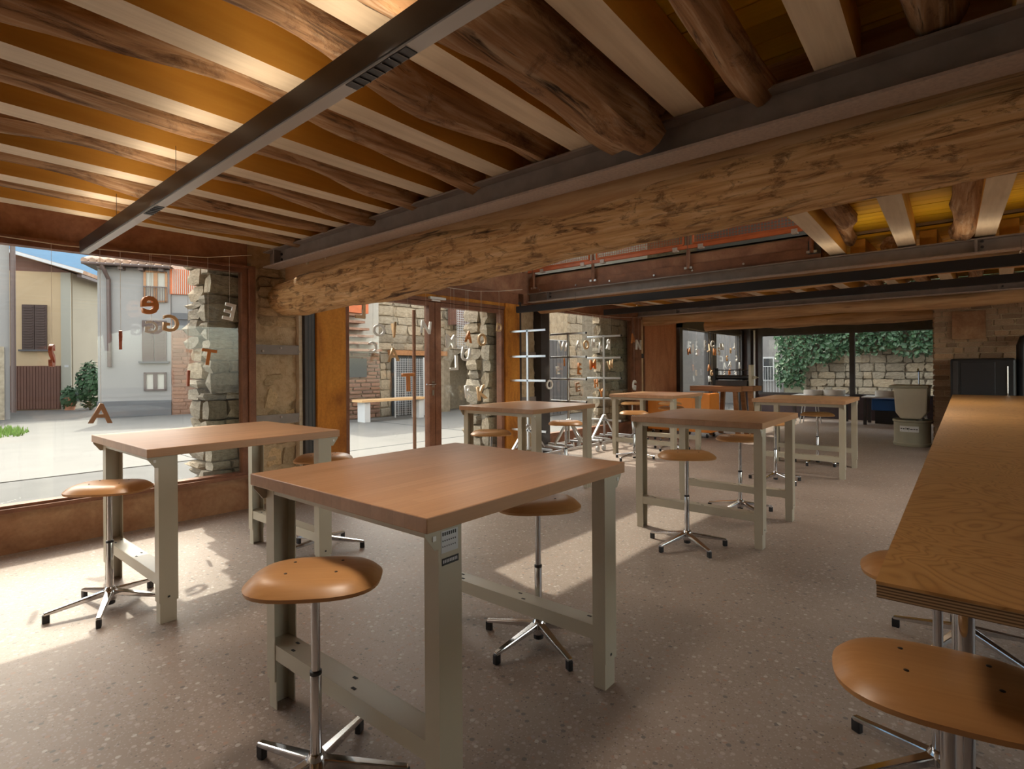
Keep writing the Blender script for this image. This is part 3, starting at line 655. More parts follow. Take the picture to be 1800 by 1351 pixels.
# pier between the shop window and the door
p1 = struct(empty('wall_pier', (0, 0, 0)), 'old rubble stone pier between the shop window and the glass door')
rough_slab('mortar_face', M['mortar'], p1, -5.42, 2.26, 2.92, -0.03, 2.62, 0.40, 0.042, 1.0, 0.026)
boxo('core', M['mortar_out'], p1, -5.93, -5.50, 2.02, 3.30, -0.03, 2.75)
masonry(p1, 'x', 1.93, 2.30, -0.03, 2.75, -5.50, st_out, (0.06, 0.20), (0.12, 0.34), 0.16, 0.006, 5, jag0=0.07)
masonry(p1, 'x', 2.35, 2.76, 1.75, 2.32, -5.425, st_in, (0.07, 0.11), (0.14, 0.28), 0.05, 0.008, 6)
masonry(p1, 'x', 2.42, 2.74, 0.35, 1.30, -5.435, st_in, (0.16, 0.26), (0.16, 0.3), 0.05, 0.03, 7)
masonry(p1, 'x', 1.93, 2.30, -0.03, 2.75, -5.80, st_out, (0.06, 0.20), (0.12, 0.34), 0.30, 0.006, 8, jag0=0.07)
# pier right of the door
p2 = struct(empty('wall_pier', (0, 0, 0)), 'old stone pier between the door and the rack window')
rough_slab('mortar_face', M['mortar'], p2, -5.42, 6.18, 6.64, -0.03, 2.62, 0.40, 0.036, 5.0, 0.03)
boxo('core', M['mortar_out'], p2, -5.93, -5.52, 5.72, 6.90, -0.03, 2.75)
masonry(p2, 'x', 5.66, 6.15, -0.03, 2.75, -5.54, st_out, (0.12, 0.25), (0.16, 0.4), 0.14, 0.006, 15, jag0=0.07)
masonry(p2, 'x', 5.66, 6.15, -0.03, 2.75, -5.80, st_out, (0.12, 0.25), (0.16, 0.4), 0.28, 0.006, 16, jag0=0.07)
# pier right of the rack window
p3 = struct(empty('wall_pier', (0, 0, 0)), 'old stone pier seen through the right part of the rack window')
boxo('core', M['mortar_out'], p3, -5.93, -5.53, 8.70, 10.05, -0.03, 2.75)
masonry(p3, 'x', 8.60, 10.02, -0.03, 2.75, -5.55, st_out, (0.12, 0.25), (0.18, 0.5), 0.12, 0.006, 25, jag0=0.08)
# brick wall at the right rear, every brick an object
bw = struct(empty('wall_brick', (0, 0, 0)), 'old brick wall at the right rear')
boxo('core', M['mortar'], bw, -0.755, 3.3, 11.03, 11.6, 0, 2.33)
bk = stone_meshes(M['brick'], 5, 9, 0.03)
rg = random.Random(12); z = 0.0; row = 0
while z < 2.30:
    h = rg.uniform(0.072, 0.092); h = min(h, 2.33 - z); x = -0.775
    while x < 1.0:
        l = rg.uniform(0.16, 0.30) * (0.5 if (row + int(x * 7)) % 5 == 0 else 1)
        inst('brick', rg.choice(bk), bw, (x + l / 2, 11.035 + rg.uniform(-0.006, 0.006), z + h / 2), (0, 0, 0), scale=(l - 0.010, 0.06, h - 0.010)); x += l
    y = 11.06
    while y < 11.58:
        l = rg.uniform(0.12, 0.24); l = min(l, 11.6 - y)
        inst('brick', rg.choice(bk), bw, (-0.76, y + l / 2, z + h / 2), (0, 0, 0), scale=(0.05, l - 0.010, h - 0.010)); y += l
    z += h; row += 1
fp = tag(boxo('wall_plate', M['corten_sill'], None, -0.20, 0.20, -0.02, 0.0, -0.215, 0.215), 'square rusted hatch plate on the brick wall', 'plate'); fp.location = (-0.335, 10.99, 1.935)

# ================================================================== TABLES
def make_table():
    t = empty('work_table')
    boxo('table_top', M['top'], t, -0.51, 0.51, -0.555, 0.555, 0.872, 0.916, bevel=0.003)
    for sy in (-1, 1):
        yc = sy * 0.455
        for sx in (-1, 1):
            xo = sx * 0.495; xi = sx * 0.435; t_ = 0.004; hy = 0.045
            # C channel, web outside, open towards the middle
            poly = [(xo, -hy), (xo, hy), (xi, hy), (xi, hy - t_), (xo - sx * t_, hy - t_), (xo - sx * t_, -hy + t_), (xi, -hy + t_), (xi, -hy)]
            lg = MB().prism([(a, b + yc) for a, b in poly], 0.11, 0.872).build('leg', M['paint'], t)
            poly2 = [(xo - sx * 0.006, -hy + 0.006), (xo - sx * 0.006, hy - 0.006), (xi, hy - 0.006), (xi, hy - 0.010), (xo - sx * 0.010, hy - 0.010), (xo - sx * 0.010, -hy + 0.010), (xi, -hy + 0.010), (xi, -hy + 0.006)]
            MB().prism([(a, b + yc) for a, b in poly2], 0.0, 0.20).build('foot', M['paint'], lg)
            # gusset towards the table edge, with its bolt hole
            g = MB().prism([(yc + sy * 0.045, 0.872), (yc + sy * 0.095, 0.872), (yc + sy * 0.095, 0.862), (yc + sy * 0.06, 0.815), (yc + sy * 0.045, 0.815)], xo - sx * 0.004, xo, 'x').build('gusset', M['paint'], lg)
            boxo('bolt', M['white'], g, min(xo, xo + sx * 0.003), max(xo, xo + sx * 0.003), yc + sy * 0.062 - 0.006, yc + sy * 0.062 + 0.006, 0.842, 0.856)
            for hz in (0.07, 0.13): boxo('hole', M['paintdark'], lg, min(xo - sx * 0.004, xo + sx * 0.001), max(xo - sx * 0.004, xo + sx * 0.001), yc - 0.006, yc + 0.006, hz, hz + 0.01) if hz > 0.1 else None
        # low stretcher, an upturned channel
        sb = MB(); sb.box(-0.491, 0.491, yc - 0.040, yc + 0.040, 0.250, 0.254); sb.box(-0.491, 0.491, yc - 0.042, yc - 0.038, 0.195, 0.254); sb.box(-0.491, 0.491, yc + 0.038, yc + 0.042, 0.195, 0.254)
        s_ = sb.build('stretcher', M['paint'], t)
        for hx, hy2 in ((-0.38, 0.02), (-0.34, -0.02), (0.0, 0.02), (0.05, -0.02), (0.38, 0.02)):
            boxo('slot', M['paintdark'], s_, hx - 0.010, hx + 0.010, yc + hy2 - 0.005, yc + hy2 + 0.005, 0.254, 0.2548)
        cb = MB(); cb.box(-0.491, 0.491, yc - 0.042, yc + 0.042, 0.866, 0.872); cb.box(-0.491, 0.491, yc + sy * 0.042 - 0.002, yc + sy * 0.042 + 0.002, 0.835, 0.872)
        cb.build('top_crossbar', M['paint'], t)
    return t
tb0 = make_table(); G = 'work tables with putty grey steel legs'
TB = [((-1.678, 1.483), 2.0, 'nearest work table, large reddish beech top with putty grey steel legs'),
      ((-3.760, 1.385), 1.8, 'work table standing by the large left shop window'),
      ((-3.850, 4.600), 1.2, 'work table in front of the glass door and the first rack'),
      ((-1.780, 4.600), 2.4, 'work table in the middle of the room, right of the long sun patch'),
      ((-3.920, 7.760), 1.5, 'work table beside the rearmost rack, in front of the orange cabinets'),
      ((-1.840, 7.760), 2.2, 'work table farthest back on the right, towards the sink')]
tables = []
for i, ((x, y), a, lb) in enumerate(TB):
    o = tb0 if i == 0 else copy_tree(tb0)
    o.location = (x, y, 0); o.rotation_euler = (0, 0, R(a)); tag(o, lb, 'table', G); tables.append(o)
# stickers on the nearest table leg
lb = boxo('leg_label', M['black'], tables[0], 0.4955, 0.4962, -0.488, -0.423, 0.765, 0.785)
for i in range(9): boxo('print', M['greylam'], lb, 0.4962, 0.4965, -0.484 + i * 0.0064, -0.4800 + i * 0.0064, 0.771, 0.780)
lb = boxo('leg_sticker', M['greylam'], tables[0], 0.4955, 0.4960, -0.490, -0.425, 0.800, 0.862)
for j, z in enumerate((0.848, 0.832, 0.816)):
    for i in range(7): boxo('print', M['paintdark'], lb, 0.4960, 0.4963, -0.486 + i * 0.008, -0.481 + i * 0.008 - 0.001 * j, z, z + (0.010 if j == 0 else 0.004))

# ================================================================== STOOLS
def seat_mesh():
    a, b, e = 0.205, 0.160, 2.7; nr, ns = 11, 44; top = []; th = 0.012
    def pt(r, t):
        c, s = math.cos(t), math.sin(t); k = 1.0 / ((abs(c) ** e + abs(s) ** e) ** (1 / e))
        x, y = a * r * c * k, b * r * s * k
        z = 0.012 * (x / a) ** 2 * (1 - r ** 4) - 0.040 * r ** 5 + 0.006 * r * r
        return x, y, z
    vs = [(0, 0, 0)]; fs = []
    for i in range(1, nr + 1):
        for j in range(ns): vs.append(pt(i / nr, 2 * math.pi * j / ns))
    n1 = len(vs)
    vs += [(x * 0.985, y * 0.985, z - th) for x, y, z in vs]
    for j in range(ns): fs.append((0, 1 + j, 1 + (j + 1) % ns)); fs.append((n1, n1 + 1 + (j + 1) % ns, n1 + 1 + j))
    for i in range(nr - 1):
        for j in range(ns):
            q = 1 + i * ns; p_, p2 = q + j, q + (j + 1) % ns
            fs.append((p_, p_ + ns, p2 + ns, p2)); fs.append((n1 + p2, n1 + p2 + ns, n1 + p_ + ns, n1 + p_))
    q = 1 + (nr - 1) * ns
    for j in range(ns): fs.append((q + j, n1 + q + j, n1 + q + (j + 1) % ns, q + (j + 1) % ns))
    return MB().add(vs, fs)
def make_stool():
    t = empty('stool'); sz = 0.695
    s = seat_mesh().build('seat', M['seat'], t, (0, 0, sz), smooth=True, angle=50)
    for x, y in ((-0.075, 0.05), (0.075, 0.05), (-0.075, -0.05), (0.075, -0.05)): MB().lathe([(0.005, -0.002), (0.005, 0.0035), (0.003, 0.0042)], 8, (x, y, 0)).build('screw', M['lampbody'], s)
    m_ = MB().box(-0.085, 0.085, -0.055, 0.055, sz - 0.022, sz - 0.012); m_.tube([(-0.075, 0, sz - 0.034), (0.075, 0, sz - 0.034)], 0.013, 10)
    m_.lathe([(0.024, sz - 0.055), (0.032, sz - 0.045), (0.032, sz - 0.02)], 14); m_.build('seat_mount', M['chrome'], t, smooth=True)
    MB().lathe([(0.0135, 0.345), (0.0135, sz - 0.04)], 16).build('gas_rod', M['chrome'], t, smooth=True)
    MB().lathe([(0.0175, 0.075), (0.0175, 0.36), (0.0165, 0.363)], 18).build('column', M['chrome'], t, smooth=True)
    MB().lathe([(0.016, 0.36), (0.0185, 0.361), (0.0185, 0.372), (0.015, 0.374)], 14).build('collar', M['black'], t, smooth=True)
    MB().lathe([(0.020, 0.035), (0.030, 0.045), (0.034, 0.075), (0.034, 0.095), (0.022, 0.115)], 18).build('hub', M['chrome'], t, smooth=True)
    MB().lathe([(0.018, 0.018), (0.024, 0.022), (0.024, 0.042)], 14).build('hub_cap', M['black'], t, smooth=True)
    for i in range(5):
        a = 2 * math.pi * i / 5; c, s_ = math.cos(a), math.sin(a)
        l = MB(); l.bar((0.02 * c, 0.02 * s_, 0.086), (0.285 * c, 0.285 * s_, 0.046), 0.036, 0.030, w1=0.024, h1=0.016)
        lg = l.build('leg', M['chrome'], t, bevel=0.005)
        f = MB(); f.bar((0.258 * c, 0.258 * s_, 0.022), (0.290 * c, 0.290 * s_, 0.022), 0.022, 0.044); f.build('foot', M['black'], lg, bevel=0.004)
    return t
st0 = make_stool(); SG = 'swivel stools with plywood seats'
ST = [((-1.609, 0.874), 47, 20, 'stool at the front of the nearest table, seat close to the camera'),
      ((-3.710, 0.790), 50, 62, 'stool at the front of the table by the large left window, standing in sunlight'),
      ((-3.700, 2.080), 48, 10, 'stool behind the left window table, seat near the rubble stone pier'),
      ((-1.660, 2.050), 50, 100, 'stool on the far side of the nearest table'),
      ((-1.725, 3.880), 38, 15, 'stool at the front of the middle work table'),
      ((-1.760, 5.100), 40, 55, 'stool on the far side of the middle work table'),
      ((-1.920, 6.720), 42, 95, 'stool at the front of the right rear table'),
      ((-1.830, 8.270), 40, 10, 'stool on the far side of the right rear table, towards the sink'),
      ((-3.820, 3.980), 40, 33, 'stool at the glass door side of the table before the racks'),
      ((-3.810, 5.240), 40, 70, 'stool between the racks and the table near the door'),
      ((-3.900, 7.020), 40, 50, 'stool at the front of the table beside the rearmost rack'),
      ((-3.900, 8.220), 40, 22, 'stool beyond the table in front of the orange cabinets'),
      ((-4.950, 8.850), 42, 41, 'stool farthest left in the sun below the rack window'),
      ((-4.420, 9.250), 44, 77, 'stool right of the sunlit one below the rack window'),
      ((-0.080, 1.430), 12, 30, 'stool nearest on the right, in front of the plywood counter end'),
      ((-0.145, 2.170), 8, 65, 'stool half under the plywood counter, only its seat edge showing'),
      ((-0.120, 3.320), 30, 12, 'stool whose star base shows beneath the plywood counter')]
for i, ((x, y), a, leg, lb) in enumerate(ST):
    o = st0 if i == 0 else copy_tree(st0)
    o.location = (x, y, 0); o.rotation_euler = (0, 0, R(a)); tag(o, lb, 'stool', SG)

# ================================================================== COUNTER
ct = empty('counter', (0, 0, 0), R(2.02)); tag(ct, 'long plywood counter along the right edge', 'counter')
ct.location = (-0.180, 1.265, 0)
for y0, y1 in ((0, 2.075), (2.079, 4.4), (4.404, 6.6), (6.604, 8.80)):
    t_ = boxo('top_panel', M['ply'], ct, 0.0, 1.15, y0, y1, 0.894, 0.900)
    boxo('plywood_edge', M['plyedge'], t_, 0.001, 1.149, y0 + 0.001, y1 - 0.001, 0.868, 0.894)
for y in (0.42, 3.2, 6.0, 8.4):
    for x in (0.13, 0.95):
        l = MB().lathe([(0.022, 0.012), (0.022, 0.86)], 16, (x, y, 0)).build('leg', M['chrome'], ct, smooth=True)
        MB().lathe([(0.03, 0.0), (0.03, 0.012)], 14, (x, y, 0)).build('foot', M['black'], l)
    boxo('under_rail', M['steel'], ct, 0.15, 1.05, y - 0.02, y + 0.02, 0.845, 0.868)

# ================================================================== RACK TROLLEYS
def make_rack():
    t = empty('rack_trolley'); A = M['alu']; s = 0.03
    def bar(n, p0, p1, par=t): return MB().bar(p0, p1, s, s).build(n, A, par, bevel=0.003)
    for x in (-0.24, 0.24): bar('base_rail', (x, -0.46, 0.125), (x, 0.46, 0.125))
    for y in (-0.46, -0.22, 0.22, 0.46): bar('base_crossbar', (-0.24, y, 0.155), (0.24, y, 0.155))
    for y in (-0.02, 0.02): bar('post', (0, y * 1.0, 0.17), (0, y * 1.0, 1.86)) if y < 0 else None
    for z in (1.84, 1.48, 1.14, 0.80, 0.44):
        a = bar('arm', (-0.33, -0.02, z), (0.33, -0.02, z))
        for x in (-0.332, 0.332): boxo('end_cap', M['black'], a, x - 0.004, x + 0.004, -0.035, -0.005, z - 0.015, z + 0.015)
    for sy in (-1, 1): bar('brace', (0, -0.02 + sy * 0.02, 0.52), (0, -0.02 + sy * 0.36, 0.17))
    for sx in (-1, 1): bar('brace', (sx * 0.02, -0.02, 0.50), (sx * 0.22, -0.02, 0.17))
    for x in (-0.24, 0.24):
        for y in (-0.42, 0.42):
            c = boxo('caster_fork', M['alu'], t, x - 0.022, x + 0.022, y - 0.018, y + 0.018, 0.055, 0.11)
            MB().tube([(x - 0.014, y, 0.045), (x + 0.014, y, 0.045)], 0.045, 18).build('wheel', M['greylam'], c, smooth=True)
    return t
rk0 = make_rack()
for i, (x, y, a, lb) in enumerate(((-4.95, 5.93, 0, 'aluminium rack trolley next to the orange rusted door post'), (-4.95, 6.90, 0, 'middle aluminium rack trolley in front of the window'), (-4.95, 7.92, 0, 'rearmost aluminium rack trolley in front of the window'))):
    o = rk0 if i == 0 else copy_tree(rk0); o.location = (x, y, 0); o.rotation_euler = (0, 0, R(a)); tag(o, lb, 'rack', 'aluminium rack trolleys')

# ================================================================== REAR FURNITURE
def cabinet(x0, x1, lb):
    e = empty('cabinet', ((x0 + x1) / 2, 10.12, 0)); tag(e, lb, 'cabinet', 'orange cabinets on casters'); L = (x1 - x0) / 2 - 0.004
    boxo('body', M['orange'], e, -L, L, -0.2, 0.25, 0.10, 0.82, bevel=0.003)
    for a, b_ in ((-L + 0.004, -0.002), (0.002, L - 0.004)): boxo('door', M['orange'], e, a, b_, -0.218, -0.201, 0.115, 0.805)
    for x in (-L + 0.08, L - 0.08):
        for y in (-0.14, 0.18):
            MB().tube([(x - 0.012, y, 0.04), (x + 0.012, y, 0.04)], 0.04, 12).build('wheel', M['black'], e); boxo('caster_fork', M['alu'], e, x - 0.02, x + 0.02, y - 0.015, y + 0.015, 0.05, 0.10)
cabinet(-5.20, -4.60, 'orange cabinet on casters next to the rust panel, left one')
cabinet(-4.60, -3.95, 'orange cabinet on casters next to the press bench, right one')
# heavy wooden bench with a small roller press
bh = empty('press_bench', (-4.0, 10.75, 0)); tag(bh, 'heavy wooden bench carrying the roller press', 'bench')
boxo('bench_top', M['oldbench'], bh, -0.58, 0.42, -0.28, 0.28, 0.84, 0.945, bevel=0.006)
boxo('bench_top', M['oldbench'], bh, 0.42, 0.62, -0.24, 0.24, 0.86, 0.95, bevel=0.006)
for x in (-0.1, 0.28):
    for y in (-0.2, 0.2): MB().bar((x, y, 0.84), (x + (0.06 if x > 0 else -0.06), y * 1.15, 0), 0.075, 0.075).build('leg', M['oldbench'], bh)
MB().bar((0.52, -0.1, 0.86), (0.58, -0.1, 0), 0.08, 0.08).build('leg', M['oldbench'], bh)
pr = empty('roller_press', (-3.85, 10.80, 0.951)); tag(pr, 'small black roller press on the wooden bench', 'press')
boxo('bed', M['darksteel'], pr, -0.30, 0.30, -0.12, 0.12, 0.0, 0.10)
MB().tube([(-0.32, 0, 0.16), (0.32, 0, 0.16)], 0.045, 14).build('roller', M['blackmetal'], pr, smooth=True)
MB().tube([(-0.34, 0, 0.30), (0.36, 0, 0.30)], 0.010, 8).build('tie_rod', M['black'], pr)
for x in (-0.34, 0.34): boxo('side_frame', M['black'] if x < 0 else M['cream'], pr, x - 0.025, x + 0.025, -0.08, 0.08, 0.0, 0.34 if x < 0 else 0.40, bevel=0.008)
hw = MB().tube([(0.37, 0.0, 0.16), (0.43, 0.0, 0.16)], 0.03, 10); hw.bar((0.42, -0.14, 0.16), (0.42, 0.14, 0.16), 0.02, 0.02); hw.build('crank', M['cream'], pr)
# sink, drain and barrel
sk = empty('sink', (-1.10, 11.25, 0.0)); tag(sk, 'cream wall sink with drain pipe fixed at the brick wall', 'sink')
prof = [(-0.20, 0.96), (-0.17, 0.55), (-0.10, 0.45), (0.17, 0.45), (0.24, 0.55), (0.26, 0.96)]
MB().prism(prof, -0.30, 0.26, 'y').build('basin', M['cream'], sk, bevel=0.02)
boxo('rim', M['barrel'], sk, -0.25, 0.27, -0.35, 0.28, 0.955, 0.995, bevel=0.006)
dp = MB(); dp.lathe([(0.045, 0.34), (0.045, 0.45)], 12, (0.14, -0.1, 0)); dp.lathe([(0.035, 0.20), (0.038, 0.34)], 12, (0.13, -0.1, 0)); dp.build('drain_pipe', M['white'], sk, smooth=True)
tp = MB(); tp.tube([(0.10, 0.22, 0.98), (0.10, 0.22, 1.22), (0.10, 0.10, 1.26), (0.10, 0.04, 1.22)], 0.012, 8); tp.build('tap', M['chrome'], sk, smooth=True)
br = empty('barrel', (-1.065, 11.15, 0)); tag(br, 'squat olive grey tub with a white label under the sink', 'tub')
MB().lathe([(0.25, 0.0), (0.262, 0.02), (0.262, 0.05), (0.25, 0.06), (0.252, 0.39), (0.268, 0.40), (0.268, 0.43), (0.24, 0.43), (0.235, 0.10), (0.0, 0.09)], 36, cap=False).build('tub', M['barrel'], br, smooth=True)
def arc_patch(r, a0, a1, z0, z1, n=12):
    vs = []; fs = []
    for i in range(n + 1):
        a = a0 + (a1 - a0) * i / n
        vs += [(r * math.cos(a), r * math.sin(a), z0), (r * math.cos(a), r * math.sin(a), z1), (r * 1.004 * math.cos(a), r * 1.004 * math.sin(a), z0), (r * 1.004 * math.cos(a), r * 1.004 * math.sin(a), z1)]
    for i in range(n):
        k = 4 * i; fs += [(k + 2, k + 6, k + 7, k + 3), (k, k + 1, k + 5, k + 4)]
    return MB().add(vs, fs)
lb_ = arc_patch(0.2535, R(-125), R(-65), 0.24, 0.335).build('label', M['white'], br)
for a, b_, z0, z1 in ((-122, -116, 0.285, 0.30), (-113, -108, 0.28, 0.30), (-105, -103, 0.28, 0.31), (-101, -96, 0.28, 0.305), (-95, -93, 0.28, 0.31), (-91, -83, 0.28, 0.292), (-81, -77, 0.28, 0.295), (-75, -68, 0.28, 0.292), (-120, -70, 0.258, 0.264)):
    arc_patch(0.2548, R(a), R(b_), z0, z1, 2).build('print', M['paintdark'], lb_)
# stove / dark cabinet and its pipe
sv = empty('stove', (-0.17, 10.55, 0)); tag(sv, 'black stove cabinet in front of the brick wall', 'stove')
boxo('body', M['black'], sv, -0.36, 0.36, -0.18, 0.28, 0.0, 1.415, bevel=0.03)
boxo('door', M['blackmetal'], sv, -0.24, 0.14, -0.19, -0.181, 0.2, 1.36, bevel=0.004)
boxo('side_strip', M['darksteel'], sv, -0.33, -0.27, -0.188, -0.181, 0.1, 1.38, bevel=0.002)
MB().tube([(0.27, -0.19, 0.4), (0.27, -0.19, 1.3)], 0.008, 6).build('handle', M['chrome'], sv)
pp = MB().tube([(0.26, 10.72, 0.0), (0.26, 10.72, 1.60), (0.28, 10.72, 1.68), (0.36, 10.72, 1.71), (0.9, 10.72, 1.71)], 0.065, 16).build('flue_pipe', M['black'], None, smooth=True)
tag(pp, 'black flue pipe rising beside the stove', 'pipe')
# tables, basins and small things in front of the rear window
def trestle(x, y, lb, wd=1.1):
    e = empty('rear_table', (x, y, 0)); tag(e, lb, 'table', 'pale tables under the rear window')
    boxo('table_top', M['greylam'], e, -wd / 2, wd / 2, -0.35, 0.35, 0.60, 0.63, bevel=0.003)
    for sx in (-1, 1):
        for sy in (-1, 1): boxo('leg', M['darksteel'], e, sx * (wd / 2 - 0.06) - 0.03, sx * (wd / 2 - 0.06) + 0.03, sy * 0.29 - 0.03, sy * 0.29 + 0.03, 0, 0.60)
trestle(-3.2, 14.75, 'pale grey table under the left half of the rear window'); trestle(-1.75, 14.75, 'pale grey table under the right half of the rear window')
def basin(x, y, r, h, mat, lb):
    o = MB().lathe([(r * 0.92, 0), (r, h * 0.2), (r, h), (r * 0.95, h), (r * 0.9, 0.02), (0.0, 0.015)], 28, cap=False).build('basin', M[mat], None, (x, y, 0.631), smooth=True)
    tag(o, lb, 'basin', 'round basins on the rear tables')
basin(-3.30, 14.60, 0.22, 0.12, 'white', 'white round basin on the left rear table, left one')
basin(-2.88, 14.62, 0.23, 0.13, 'white', 'white round basin on the left rear table, right one')
basin(-1.86, 14.60, 0.21, 0.13, 'white', 'white round basin on the right rear table')
basin(-1.45, 14.62, 0.20, 0.13, 'barrel', 'olive round basin on the right rear table')
cr_ = empty('crate', (-1.75, 14.95, 0)); tag(cr_, 'blue plastic crate on a dark stand under the right rear table', 'crate')
boxo('tub', M['blue'], cr_, -0.42, 0.42, -0.12, 0.2, 0.30, 0.56, bevel=0.02); boxo('stand', M['black'], cr_, -0.36, 0.36, -0.08, 0.16, 0.0, 0.30)
def stepstool(x, y, lb):
    e = empty('metal_stool', (x, y, 0)); tag(e, lb, 'stool', 'white metal stools'); boxo('seat', M['greylam'], e, -0.16, 0.16, -0.14, 0.14, 0.44, 0.47, bevel=0.006)
    for sx in (-1, 1):
        for sy in (-1, 1): MB().tube([(sx * 0.13, sy * 0.11, 0.44), (sx * 0.19, sy * 0.16, 0.0)], 0.012, 8).build('leg', M['greylam'], e)
        MB().tube([(sx * 0.165, -0.138, 0.2), (sx * 0.165, 0.138, 0.2)], 0.008, 6).build('rung', M['greylam'], e)
    for sy in (-1, 1): MB().tube([(-0.165, sy * 0.138, 0.2), (0.165, sy * 0.138, 0.2)], 0.008, 6).build('rung', M['greylam'], e)
stepstool(-3.25, 14.05, 'white metal stool in front of the left rear table'); stepstool(-1.20, 13.3, 'white metal stool behind the sink')

# ================================================================== STRINGS AND HANGING LETTERS
STR = []
def string(pts, lb):
    pts = [(-5.17, p_[1], p_[2]) for p_ in pts]; STR.append(pts)
    tag(MB().tube(pts, 0.003, 5).build('string', M['string'], None), lb, 'string', 'strings for the letters')
string([(-5.2, y, z) for y, z in ((-1.6, 2.30), (-0.6, 2.24), (0.49, 2.255), (0.83, 2.245), (1.34, 2.265), (1.8, 2.30), (2.2, 2.38))], 'pale string along the top of the left shop window')
string([(-5.2, y, z) for y, z in ((3.1, 2.44), (3.5, 2.40), (3.88, 2.36), (4.5, 2.335), (5.07, 2.335), (5.6, 2.39), (6.06, 2.46))], 'pale string sagging above the glass door')
string([(-5.17, y, z) for y, z in ((6.5, 2.26), (7.6, 2.22), (8.5, 2.22), (9.6, 2.27))], 'pale string above the rack window')
string([(-5.17, y, z) for y, z in ((11.7, 2.18), (12.5, 2.15), (13.2, 2.14), (14.2, 2.12), (15.2, 2.17))], 'pale string above the rear side lights')
LET = [(1.38, 1.85, 'e', .148, 'o', 1), (1.39, 1.67, 'G', .102, 'w', 1), (1.53, 1.71, 'G', .143, 't', 1), (2.0, 1.84, 'E', .15, 'w', 1), (1.82, 1.43, 'T', .14, 'o', 0), (1.18, 1.56, 'P', .144, 'r', 2), (.76, 1.43, 'S', .166, 'r', 2), (1.66, 1.25, 'I', .136, 'r', 2), (1.05, .99, 'A', .153, 'b', 0),
 (3.36, 1.96, 'L', .185, 't', 1), (3.59, 1.75, 'O', .14, 'w', 0), (3.79, 1.76, 'V', .169, 't', 2), (3.78, 1.48, 'A', .156, 't', 0), (3.99, 1.16, 'T', .213, 'o', 0), (4.26, 1.82, 'N', .151, 'w', 0), (3.51, 1.56, 'C', .126, 'w', 1), (4.66, 1.66, 'M', .17, 'w', 0), (4.97, 1.73, 'A', .149, 'o', 0), (4.92, 1.5, 'U', .17, 'w', 0), (4.72, 1.39, 'L', .187, 'w', 1), (4.95, 1.02, 'R', .163, 'w', 0), (5.2, .99, 'K', .19, 't', 0), (5.22, 1.7, 'O', .168, 't', 0), (5.56, 1.88, 'D', .118, 't', 0),
 (7.06, 1.66, 'W', .15, 'w', 0), (7.47, 1.68, 'A', .169, 'w', 0), (7.7, 1.7, 'O', .153, 't', 0), (7.92, 1.73, 'M', .14, 'w', 0), (8.14, 1.67, 'A', .168, 'w', 0), (8.4, 1.73, 'R', .182, 'w', 1), (7.49, 1.3, 'E', .188, 'o', 0), (7.9, 1.37, 'M', .165, 'o', 0), (8.47, 1.37, 'W', .152, 't', 0), (6.69, 1.06, 'O', .149, 'w', 0), (7.44, 1.0, 'E', .15, 'b', 0), (8.0, 1.05, 'H', .147, 'o', 0), (8.16, .88, 'Y', .138, 'o', 0), (9.27, 1.87, 'A', .173, 'o', 0), (9.49, 1.75, 'N', .19, 'w', 0), (9.32, .98, 'G', .195, 'w', 0), (7.08, 1.41, 'I', .127, 'o', 0), (6.9, 1.28, 'E', .125, 'w', 0),
 (12.68, 1.83, 'E', .215, 'w', 0), (12.91, 1.77, 'L', .19, 't', 1), (13.13, 1.87, 'C', .165, 'w', 0), (13.27, 1.68, 'N', .167, 'o', 1), (13.53, 1.7, 'S', .197, 'w', 0), (13.75, 1.82, 'N', .171, 'w', 0), (14.59, 1.86, 'L', .179, 'w', 1), (14.34, 1.73, 'H', .132, 't', 0), (14.08, 1.53, 'G', .145, 't', 0), (14.29, 1.38, 'A', .147, 'w', 0), (14.77, 1.53, 'C', .151, 'w', 1), (14.98, 1.35, 'A', .167, 'w', 0), (14.69, 1.14, 'E', .165, 'w', 1), (14.25, 1.18, 'M', .146, 'o', 0), (12.93, 1.30, 'A', .15, 'o', 0), (13.10, 1.17, 'G', .137, 't', 0), (13.41, 1.19, 'S', .168, 'w', 0), (13.9, 1.18, 'E', .129, 'w', 1), (11.79, 1.67, 'N', .14, 'o', 1), (12.2, 1.65, 'S', .17, 'w', 0), (12.96, 1.03, 'R', .137, 'w', 0)]
KM = {'w': 'letter_white', 't': 'letter_tan', 'o': 'letter_orange', 'b': 'letter_brown', 'r': 'letter_red'}
KN = {'w': 'white', 't': 'tan wooden', 'o': 'orange-brown', 'b': 'dark brown', 'r': 'red-brown'}
used = {}; glyph = {}
